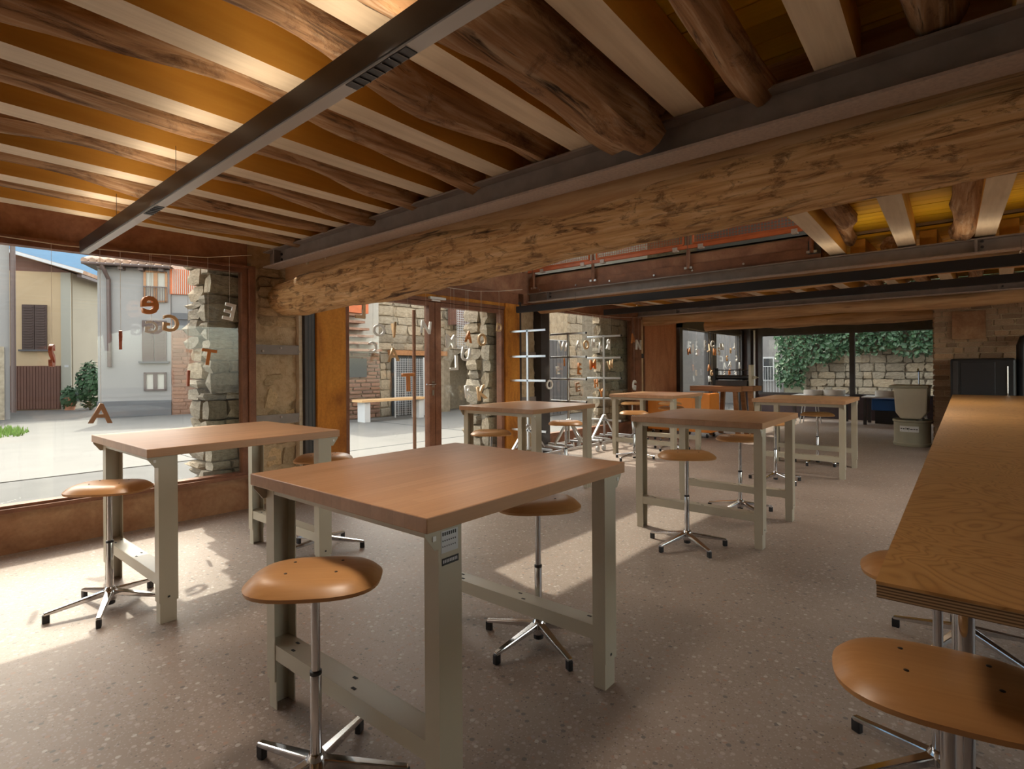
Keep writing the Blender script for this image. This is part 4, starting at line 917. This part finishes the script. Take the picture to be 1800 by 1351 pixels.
for y, z, ch, s, k, mode in LET:
    key = (ch, k)
    if key not in glyph:
        cu = bpy.data.curves.new('glyph', 'FONT'); cu.body = ch; cu.size = 1.0; cu.extrude = 0.05; cu.align_x = 'CENTER'; cu.resolution_u = 3; cu.offset = 0.02
        to = bpy.data.objects.new('glyph', cu); C.objects.link(to); bpy.context.view_layer.update()
        me = bpy.data.meshes.new_from_object(to.evaluated_get(bpy.context.evaluated_depsgraph_get())); bpy.data.objects.remove(to)
        zs = [v.co.y for v in me.vertices]; mid = (max(zs) + min(zs)) / 2; hh = max(zs) - min(zs)
        for v in me.vertices: v.co = ((v.co.x) / hh, -v.co.z / hh, (v.co.y - mid) / hh)     # stand upright in x-z
        me.materials.clear(); me.materials.append(M[KM[k]]); glyph[key] = me
    zone = 'left shop window' if y < 2.3 else 'left door leaf' if y < 4.5 else 'right door leaf' if y < 6 else 'rack window' if y < 9.6 else 'rear side light'
    yaw = 90 + (0 if mode != 2 else 80) + rnd.uniform(-14, 14)
    e = empty('hanging_letter', (-5.17, y, z), R(yaw))
    gl = inst('letter', glyph[key], e, (0, 0, 0), (0, R(rnd.uniform(-12, 12)), 0), scale=((-s if mode == 1 else s), s, s))
    top = 2.2
    for sp in STR:
        for q0, q1 in zip(sp, sp[1:]):
            if q0[1] <= y <= q1[1]: top = q0[2] + (q1[2] - q0[2]) * (y - q0[1]) / (q1[1] - q0[1])
    MB().tube([(0, 0, s * 0.48), (0, 0, top - z)], 0.0012, 4).build('thread', M['string'], e)
    base = '%s letter %s hanging in the %s' % (KN[k], ch, zone)
    if mode == 1: base = '%s mirrored letter %s hanging in the %s' % (KN[k], ch, zone)
    if mode == 2: base = '%s letter turned almost edge-on in the %s, %s' % (KN[k], zone, {1.18: 'before the white house', .76: 'before the yellow house', 1.66: 'before the brick facade', 3.79: 'above the letter A'}.get(y, 'thin'))
    used.setdefault(base, []).append(e); e['label'] = base; e['category'] = 'letter'; e['group'] = 'hanging letters'
for b_, L_ in used.items():
    if len(L_) > 1:
        L_.sort(key=lambda o: o.location.y)
        nm = ('leftmost', 'rightmost') if len(L_) == 2 else ('leftmost', 'middle', 'rightmost')
        for i, o in enumerate(L_): o['label'] = b_ + ', ' + (nm[i] if i < len(nm) else 'far right')

# ================================================================== OUTSIDE
sb_ = MB().box(-13.2, -5.5, 3.0, 14.0, -0.03, -0.012).build('pavement', M['slab']); struct(sb_, 'pale paved yard before the glass door')
sb2 = MB().box(-18.5, -9.0, -6, 6.2, -0.03, -0.02).build('pavement', M['slab']); struct(sb2, 'pale paving in front of the houses')
jo = MB(); jo.box(-13.2, -5.5, 8.05, 8.09, -0.012, -0.009); jo.box(-7.9, -7.86, 3.0, 14.0, -0.012, -0.009); jo.build('joint', M['darkvoid'], sb_)
# ---- blue mountain
vs = []; fs = []; n = 60
for i in range(n + 1):
    y = -140 + 300 * i / n
    for j, (x, z) in enumerate(((-70, -1), (-95, 16), (-120, 34), (-150, 52))):
        vs.append((x + 6 * noise.noise(Vector((y * 0.03, j, 0))), y, z * (1 + 0.35 * noise.noise(Vector((y * 0.02, j * 0.7, 3.0))))))
for i in range(n):
    for j in range(3): k = i * 4 + j; fs.append((k, k + 4, k + 5, k + 1))
mo = MB().add(vs, fs); mo.add([(-170, -140, -1), (-170, 160, -1), (-150, 160, 50), (-150, -140, 50)], [(0, 1, 2, 3)])
tag(mo.build('mountain', M['mount'], None, smooth=True), 'hazy blue mountain slope behind the roofs', 'mountain')
# ---- yellow house
def house(label, loc=(0, 0, 0)):
    e = empty('house', loc); return tag(e, label, 'house')
def hb(e, n, m_, *b, bevel=0.0): return boxo(n, M[m_], e, b[0] - e.location.x, b[1] - e.location.x, b[2] - e.location.y, b[3] - e.location.y, b[4] - e.location.z, b[5] - e.location.z, bevel=bevel)
h1 = house('yellow house with brown louvred shutters and a garage door', (-26.5, 2.5, -0.03))
hb(h1, 'wall', 'yellowwall', -30, -24.8, -1.2, 4.3, -0.03, 4.75)
hb(h1, 'side_wall', 'sidewall', -30, -24.85, 4.3, 4.34, -0.03, 4.75)
hb(h1, 'corner_strip', 'strip', -24.81, -24.77, 4.02, 4.31, -0.03, 4.75)
MB().prism([(-3.7, 4.75), (1.8, 4.75), (1.8, 4.80), (-0.6, 5.6), (-3.7, 6.4)], -3.4, 1.69, 'x').build('gable', M['garage'], h1)
rf = MB(); rf.bar((0, -3.9, 6.55), (0, 2.35, 4.72), 6.4, 0.12, up=(0, 0, 1)); ro = rf.build('roof', M['tile'], h1, (-0.9, 0, 0.03))
MB().bar((2.35, -3.9, 6.58), (2.35, 2.40, 4.73), 0.10, 0.10).build('gutter', M['greylam'], h1)
for y in (2.25,): MB().bar((-3.4, y, 4.68), (2.2, y, 4.62), 0.14, 0.1).build('rafter_end', M['brownmetal'], h1)
def shutter_window(e, x, y0, y1, z0, z1):
    f = hb(e, 'shutter', 'shutter', x, x + 0.05, y0, (y0 + y1) / 2 - 0.01, z0, z1); g = hb(e, 'shutter', 'shutter', x, x + 0.05, (y0 + y1) / 2 + 0.01, y1, z0, z1)
    for s_, a, b_ in ((f, y0, (y0 + y1) / 2 - 0.01), (g, (y0 + y1) / 2 + 0.01, y1)):
        z = z0 + 0.08
        while z < z1 - 0.06: hb2 = boxo('slat', M['shutter'], s_, x - e.location.x + 0.05, x - e.location.x + 0.07, a + 0.05 - e.location.y, b_ - 0.05 - e.location.y, z - e.location.z, z + 0.035 - e.location.z); z += 0.09
    hb(e, 'window_sill', 'greywall', x, x + 0.12, y0 - 0.08, y1 + 0.08, z0 - 0.06, z0)
shutter_window(h1, -24.8, 2.92, 3.62, 2.06, 3.60)
gd = hb(h1, 'garage_door', 'garage', -24.8, -24.74, 2.45, 4.0, 0.0, 1.50)
for i in range(18): hb(h1, 'garage_slat', 'garage', -24.74, -24.72, 2.47 + i * 0.085, 2.535 + i * 0.085, 0.02, 1.48)
hb(h1, 'house_number', 'greylam', -24.8, -24.76, 4.12, 4.24, 1.44, 1.52)
# ---- pale wall at the far left with downpipe
h0 = house('pale grey house wall with brown downpipe at the far left edge', (-21, -0.5, -0.03))
hb(h0, 'wall', 'whitewall', -23.6, -20.6, -4.5, 2.12, -0.03, 5.6); hb(h0, 'stone_base', 'stone', -20.62, -20.55, -4.5, 2.0, -0.03, 2.0)
MB().tube([(0.5, 2.68, 0.2), (0.5, 2.68, 5.6)], 0.06, 10).build('downpipe', M['brownmetal'], h0, smooth=True)
# ---- white house
h2 = house('white house with tiled eaves and a brown downpipe', (-20.5, 4.8, -0.03))
hb(h2, 'wall', 'whitewall', -21.6, -19.3, 3.88, 5.72, -0.03, 4.35); hb(h2, 'plinth', 'greywall', -19.3, -19.26, 3.86, 5.72, -0.03, 0.42)
hb(h2, 'roof_board', 'brownmetal', -21.6, -18.95, 3.60, 5.72, 4.36, 4.40)
tm = MB().tube([(0, 0, 0), (-2.65, 0, 0.70)], [0.085, 0.085], 8).mesh('roof_tile', M['tile'], True)
MB().prism([(1.55, 0), (-1.1, 0.70), (-1.1, 0)], -1.20, 1.0, 'y').build('roof_slope', M['tile'], h2, (0, 0, 4.43))
for i in range(11): inst('roof_tile', tm, h2, (1.60, -1.12 + 0.20 * i, 4.47), (0, 0, 0), angle=60)
MB().tube([(1.60, -1.18, 4.40), (1.60, 0.95, 4.40)], 0.04, 8).build('gutter', M['brownmetal'], h2, smooth=True)
for i in range(4): hb(h2, 'rafter_end', 'brownmetal', -19.3, -19.0, 3.95 + 0.5 * i, 4.07 + 0.5 * i, 4.26, 4.36)
MB().tube([(1.58, -0.72, 4.38), (1.5, -0.66, 4.2), (1.27, -0.63, 4.0), (1.27, -0.62, 1.45)], 0.055, 10).build('downpipe', M['brownmetal'], h2, smooth=True)
def framed_window(e, x, y0, y1, z0, z1, mat='woodframe', inner='curtain', balc=False):
    g = hb(e, 'window_pane', inner, x, x + 0.02, y0, y1, z0, z1)
    for a in ((y0, y0 + 0.06, z0, z1), (y1 - 0.06, y1, z0, z1), ((y0 + y1) / 2 - 0.05, (y0 + y1) / 2 + 0.05, z0, z1), (y0, y1, z1 - 0.05, z1), (y0, y1, z0, z0 + 0.05)):
        boxo('window_frame', M[mat], g, x + 0.02 - e.location.x, x + 0.06 - e.location.x, a[0] - e.location.y, a[1] - e.location.y, a[2] - e.location.z, a[3] - e.location.z)
    if balc:
        m_ = MB(); y = y0
        while y < y1: m_.box(x + 0.1 - e.location.x, x + 0.115 - e.location.x, y - e.location.y, y + 0.015 - e.location.y, z0 - e.location.z, z0 + 0.45 - e.location.z); y += 0.06
        m_.box(x + 0.095 - e.location.x, x + 0.12 - e.location.x, y0 - e.location.y, y1 - e.location.y, z0 + 0.43 - e.location.z, z0 + 0.46 - e.location.z); m_.build('balustrade', M['brownmetal'], e)
framed_window(h2, -19.3, 5.03, 5.64, 3.36, 4.29, balc=True)
shutter_window(h2, -19.3, 4.98, 5.60, 1.59, 2.81)
framed_window(h2, -19.3, 5.02, 5.60, 0.71, 1.26, 'brownmetal')
# ---- brick part with red balcony door and slatted shutter
h3 = house('brick house with a red balcony right of the white house', (-19.0, 6.4, -0.03))
hb(h3, 'wall', 'brick_red', -21.6, -19.3, 5.73, 7.35, -0.03, 3.0); hb(h3, 'upper_wall', 'whitewall', -21.6, -19.35, 5.73, 7.35, 3.0, 4.3)
hb(h3, 'band', 'greywall', -19.3, -19.22, 5.75, 7.35, 2.86, 3.05)
hb(h3, 'roller_shutter', 'greywall', -19.31, -19.27, 5.76, 6.7, 2.55, 2.86)
dr = hb(h3, 'red_screen', 'redmesh', -19.34, -19.28, 5.70, 6.6, 3.62, 4.38)
for i in range(14): boxo('screen_slat', M['curtain'], dr, -0.28, -0.26, -0.62 + i * 0.055, -0.60 + i * 0.055, 3.66, 4.4)
bk2 = stone_meshes(M['brick_red'], 4, 19, 0.03)
rg = random.Random(31); z = 0.0
while z < 2.5:
    y = 5.75
    while y < 6.9:
        l = rg.uniform(0.22, 0.5); inst('brick', rg.choice(bk2), h3, (-0.30, y + l / 2 - 6.4, z + 0.06 + 0.03), scale=(0.05, l - 0.015, 0.10)); y += l
    z += 0.115
for e_, l_, a_ in ((h1, (-26.67, 3.42), -31), (h2, (-20.2, 5.27), -27), (h3, (-18.14, 6.01), -27)):
    e_.location = (l_[0], l_[1], -0.03); e_.rotation_euler = (0, 0, R(a_))
# ---- courtyard wall seen through the door: brick part, stone part, openings, bench
cw = house('old stone and brick courtyard building seen through the glass door', (-13.0, 10.0, -0.03))
hb(cw, 'wall', 'stone', -16.0, -12.75, 6.9, 11.2, -0.03, 4.0)
hb(cw, 'wall', 'stone', -16.0, -12.75, 11.2, 17.5, 1.9, 4.2); hb(cw, 'wall', 'stone', -16.0, -12.75, 12.95, 17.5, -0.03, 1.9); hb(cw, 'wall', 'stone', -16.0, -12.75, 11.2, 11.45, -0.03, 1.9)
hb(cw, 'arch_back', 'mortar_out', -15.0, -13.6, 11.2, 13.2, -0.03, 2.0)
ar = MB(); pts = [(11.45, 1.25)]
for i in range(11):
    a = math.pi - math.pi * i / 10; pts.append((12.2 + 0.75 * math.cos(a), 1.25 + 0.62 * math.sin(a)))
pts += [(12.95, 1.92), (11.45, 1.92)]
ar.prism([(a - 10.0, b_ + 0.03) for a, b_ in pts], -3.0, 0.25, 'x'); ar.build('arch', M['mortar_out'], cw)
cwst = stone_meshes(M['stone'], 5, 41, 0.08)
def ext_masonry(e, y0, y1, z0, z1, x, seed, meshes, ch, ln, name='stone'):
    rg = random.Random(seed); z = z0
    while z < z1 - 0.03:
        h = min(rg.uniform(*ch), z1 - z); y = y0
        while y < y1 - 0.05:
            l = min(rg.uniform(*ln), y1 - y)
            inst(name, rg.choice(meshes), e, (x - e.location.x, y + l / 2 - e.location.y, z + h / 2 - e.location.z), scale=(0.12, l - 0.02, h - 0.02)); y += l
        z += h
ext_masonry(cw, 8.7, 11.2, 1.85, 4.0, -12.75, 51, cwst, (0.16, 0.3), (0.3, 0.8))
ext_masonry(cw, 7.4, 8.85, 0.0, 1.8, -12.75, 52, bk2, (0.09, 0.12), (0.3, 0.6), 'brick')
ext_masonry(cw, 8.85, 9.2, 0.0, 1.8, -12.75, 53, cwst, (0.16, 0.3), (0.15, 0.36))
ext_masonry(cw, 11.2, 14.0, 2.0, 4.0, -12.75, 54, cwst, (0.16, 0.3), (0.3, 0.7)); ext_masonry(cw, 13.0, 15.0, 0.0, 2.0, -12.75, 55, cwst, (0.16, 0.3), (0.3, 0.7))
hb(cw, 'stair_wall', 'curtain', -12.72, -12.55, 7.0, 8.70, 1.75, 3.6)
for i in range(8): hb(cw, 'stair_step', 'brick_red', -12.55, -12.25, 7.0, 8.6 - 0.13 * i, 1.78 + 0.18 * i, 1.84 + 0.18 * i)
hb(cw, 'red_awning', 'redmesh', -12.4, -12.2, 7.2, 8.15, 2.75, 3.35)
hb(cw, 'window_opening', 'darkvoid', -12.68, -12.64, 7.75, 8.38, 1.10, 1.60)
hb(cw, 'lintel_beam', 'oldbench', -12.72, -12.58, 9.1, 11.2, 1.70, 1.84)
hb(cw, 'dark_opening', 'darkvoid', -12.70, -12.64, 9.22, 10.95, 0.0, 1.68)
for i in range(6): hb(cw, 'opening_bar', 'greylam', -12.64, -12.62, 9.4 + 0.25 * i, 9.42 + 0.25 * i, 0.0, 1.1)
hb(cw, 'balcony', 'garage', -12.6, -12.2, 11.25, 12.0, 2.65, 3.25)
ms = MB(); y = 11.2
while y < 12.1: ms.box(0.85, 0.86, y - 10, y + 0.012 - 10, 1.95, 3.5); y += 0.07
z = 1.95
while z < 3.5: ms.box(0.85, 0.86, 1.2, 2.1, z, z + 0.012); z += 0.07
ms.build('mesh_screen', M['greylam'], cw)
MB().tube([(0.5, 0.55, 0.0), (0.5, 0.55, 3.9)], 0.04, 8).build('downpipe', M['brownmetal'], cw)
# mesh fence and bench in the yard
fe = empty('mesh_fence', (-12.3, 9.55, -0.012)); tag(fe, 'wire mesh fence panel in the courtyard behind the bench', 'fence')
ms = MB(); y = -0.5
while y < 0.5: ms.box(-0.004, 0.004, y - 0.004, y + 0.004, 0.05, 1.62); y += 0.06
z = 0.08
while z < 1.6: ms.box(-0.004, 0.004, -0.5, 0.5, z - 0.004, z + 0.004); z += 0.06
ms.build('wire_mesh', M['greylam'], fe)
for y in (-0.5, 0.5): MB().tube([(0, y, 0), (0, y, 1.65)], 0.02, 8).build('post', M['greylam'], fe)
be = empty('yard_bench', (-11.9, 8.75, -0.012)); tag(be, 'long wooden bench on pale legs in the yard behind the door', 'bench')
boxo('seat', M['letter_tan'], be, -0.22, 0.22, -1.15, 0.95, 0.50, 0.56, bevel=0.006)
for y in (-0.95, 0.75): boxo('leg', M['greylam'], be, -0.16, 0.16, y - 0.08, y + 0.08, 0.0, 0.50)
# ---- neighbouring wall seen through the rack window
nw = house('grey stone neighbour wall with a blue door behind the rack window', (-9.6, 15.0, -0.03))
hb(nw, 'wall', 'stone', -10.2, -9.3, 11.4, 24.0, -0.03, 3.15)
ext_masonry(nw, 12.9, 17.0, 0.0, 3.1, -9.3, 61, cwst, (0.2, 0.4), (0.3, 0.9))
hb(nw, 'blue_door', 'greylam', -9.3, -9.22, 11.9, 12.75, 0.0, 2.1)
for i in range(5): hb(nw, 'door_board', 'greywall', -9.22, -9.20, 11.92 + 0.165 * i, 12.07 + 0.165 * i, 0.02, 2.08)
# ---- rear: ivy covered wall and pale house
iw = empty('ivy_wall', (0, 20.0, -0.03)); tag(iw, 'stone garden wall overgrown with ivy beyond the rear window', 'wall')
boxo('wall', M['mortar_out'], iw, -5.45, 8, 0.06, 0.8, 0, 4.2)
rg = random.Random(77); z = 0.0
while z < 2.3:
    h = rg.uniform(0.16, 0.30); x = -5.45
    while x < 0.6:
        l = rg.uniform(0.2, 0.55); inst('stone', rg.choice(st_out), iw, (x + l / 2, 0.06, z + h / 2), (0, 0, 0), scale=(l - 0.02, 0.14, h - 0.02)); x += l
    z += h
boxo('render_patch', M['barrel'], iw, -5.4, -4.75, -0.03, 0.06, 0.0, 1.05)
rg = random.Random(5); lv = MB()
for i in range(9000):
    x = rg.uniform(-5.6, 1.5); z = rg.uniform(0.6, 4.3)
    edge = 1.30 + 0.55 * max(0, min(1, (x + 4.9) / 1.5)) + 0.22 * noise.noise(Vector((x * 1.4, 0, 0))) if x > -4.75 else 0.75
    if z < edge + rg.uniform(-0.25, 0.1): continue
    y = -rg.uniform(0.05, 0.30) - 0.12 * (1 + noise.noise(Vector((x * 2, z * 2, 1)))); s = rg.uniform(0.05, 0.10)
    n_ = Vector((rg.uniform(-0.7, 0.7), -1, rg.uniform(-0.2, 0.9))).normalized(); a = n_.cross(Vector((rg.uniform(-1, 1), 0, rg.uniform(-1, 1)))).normalized(); b_ = n_.cross(a)
    c = Vector((x, y, z))
    lv.add([c - a * s, c - b_ * s * 0.7 + n_ * s * 0.2, c + a * s, c + b_ * s * 0.7 + n_ * s * 0.2], [(0, 1, 2, 3)])
iv = lv.build('ivy', M['ivy'], iw); iv['kind'] = 'stuff'
h5 = house('pale house with a tall window and railing left of the ivy', (-7.5, 21.0, -0.03))
hb(h5, 'wall', 'whitewall', -9.5, -5.62, 20.6, 24.0, -0.03, 5.5)
hb(h5, 'window_pane', 'darkvoid', -6.25, -5.95, 20.54, 20.60, 0.85, 1.60); hb(h5, 'window_frame', 'greylam', -6.30, -5.90, 20.56, 20.60, 0.80, 1.66)
hb(h5, 'step', 'greywall', -6.4, -5.55, 19.7, 20.6, -0.03, 0.30)
m_ = MB(); x = -6.4
while x < -5.5: m_.box(x + 7.5, x + 7.512, -1.3, -1.288, 0.3, 1.35); x += 0.09
m_.box(1.1, 2.0, -1.31, -1.28, 1.33, 1.36); m_.build('railing', M['greylam'], h5)
# ---- plants by the houses
def shrub(name, label, loc, rx, rz, n, seed, mat='ivy'):
    e = empty(name, loc); tag(e, label, 'plant'); rg = random.Random(seed); lv = MB()
    for i in range(n):
        u = Vector((rg.gauss(0, 1), rg.gauss(0, 1), rg.gauss(0, 1))).normalized() * rg.uniform(0.4, 1) ** 0.5
        c = Vector((u.x * rx, u.y * rx, rz * (1 + u.z))); s = rg.uniform(0.05, 0.11)
        n_ = (u + Vector((rg.uniform(-.5, .5),) * 3)).normalized(); a = n_.orthogonal().normalized(); b_ = n_.cross(a)
        lv.add([c - a * s, c - b_ * s * 0.6, c + a * s, c + b_ * s * 0.6], [(0, 1, 2, 3)])
    f = lv.build('foliage', M[mat], e); f['kind'] = 'stuff'
    MB().tube([(0, 0, 0), (0.03, 0, rz * 1.2)], 0.03, 6).build('stem', M['bark'], e); return e
shrub('garden_shrub', 'tall green shrub between the yellow and the white house', (-23.4, 4.45, -0.03), 0.42, 0.85, 900, 3)
s2 = shrub('potted_plant', 'small leafy plant in a terracotta pot by the garage', (-23.9, 3.98, -0.03), 0.26, 0.42, 350, 4)
MB().lathe([(0.14, 0.0), (0.20, 0.38), (0.22, 0.40), (0.22, 0.44), (0.17, 0.44)], 18).build('pot', M['terracotta'], s2, smooth=True)
gs = MB(); rg = random.Random(9)
for i in range(2600):
    x = rg.uniform(-17.2, -15.0); y = rg.uniform(-2.5, 1.95 - 0.25 * abs(x + 16)); h = rg.uniform(0.05, 0.16); a = rg.uniform(0, 3.14); dx, dy = 0.02 * math.cos(a), 0.02 * math.sin(a)
    gs.add([(x - dx, y - dy, 0), (x + dx, y + dy, 0), (x + rg.uniform(-.04, .04), y + rg.uniform(-.04, .04), h)], [(0, 1, 2)])
g_ = gs.build('grass_patch', M['grass'], None, (0, 0, -0.02)); g_['kind'] = 'stuff'; tag(g_, 'patch of green grass at the left edge of the yard', 'grass')
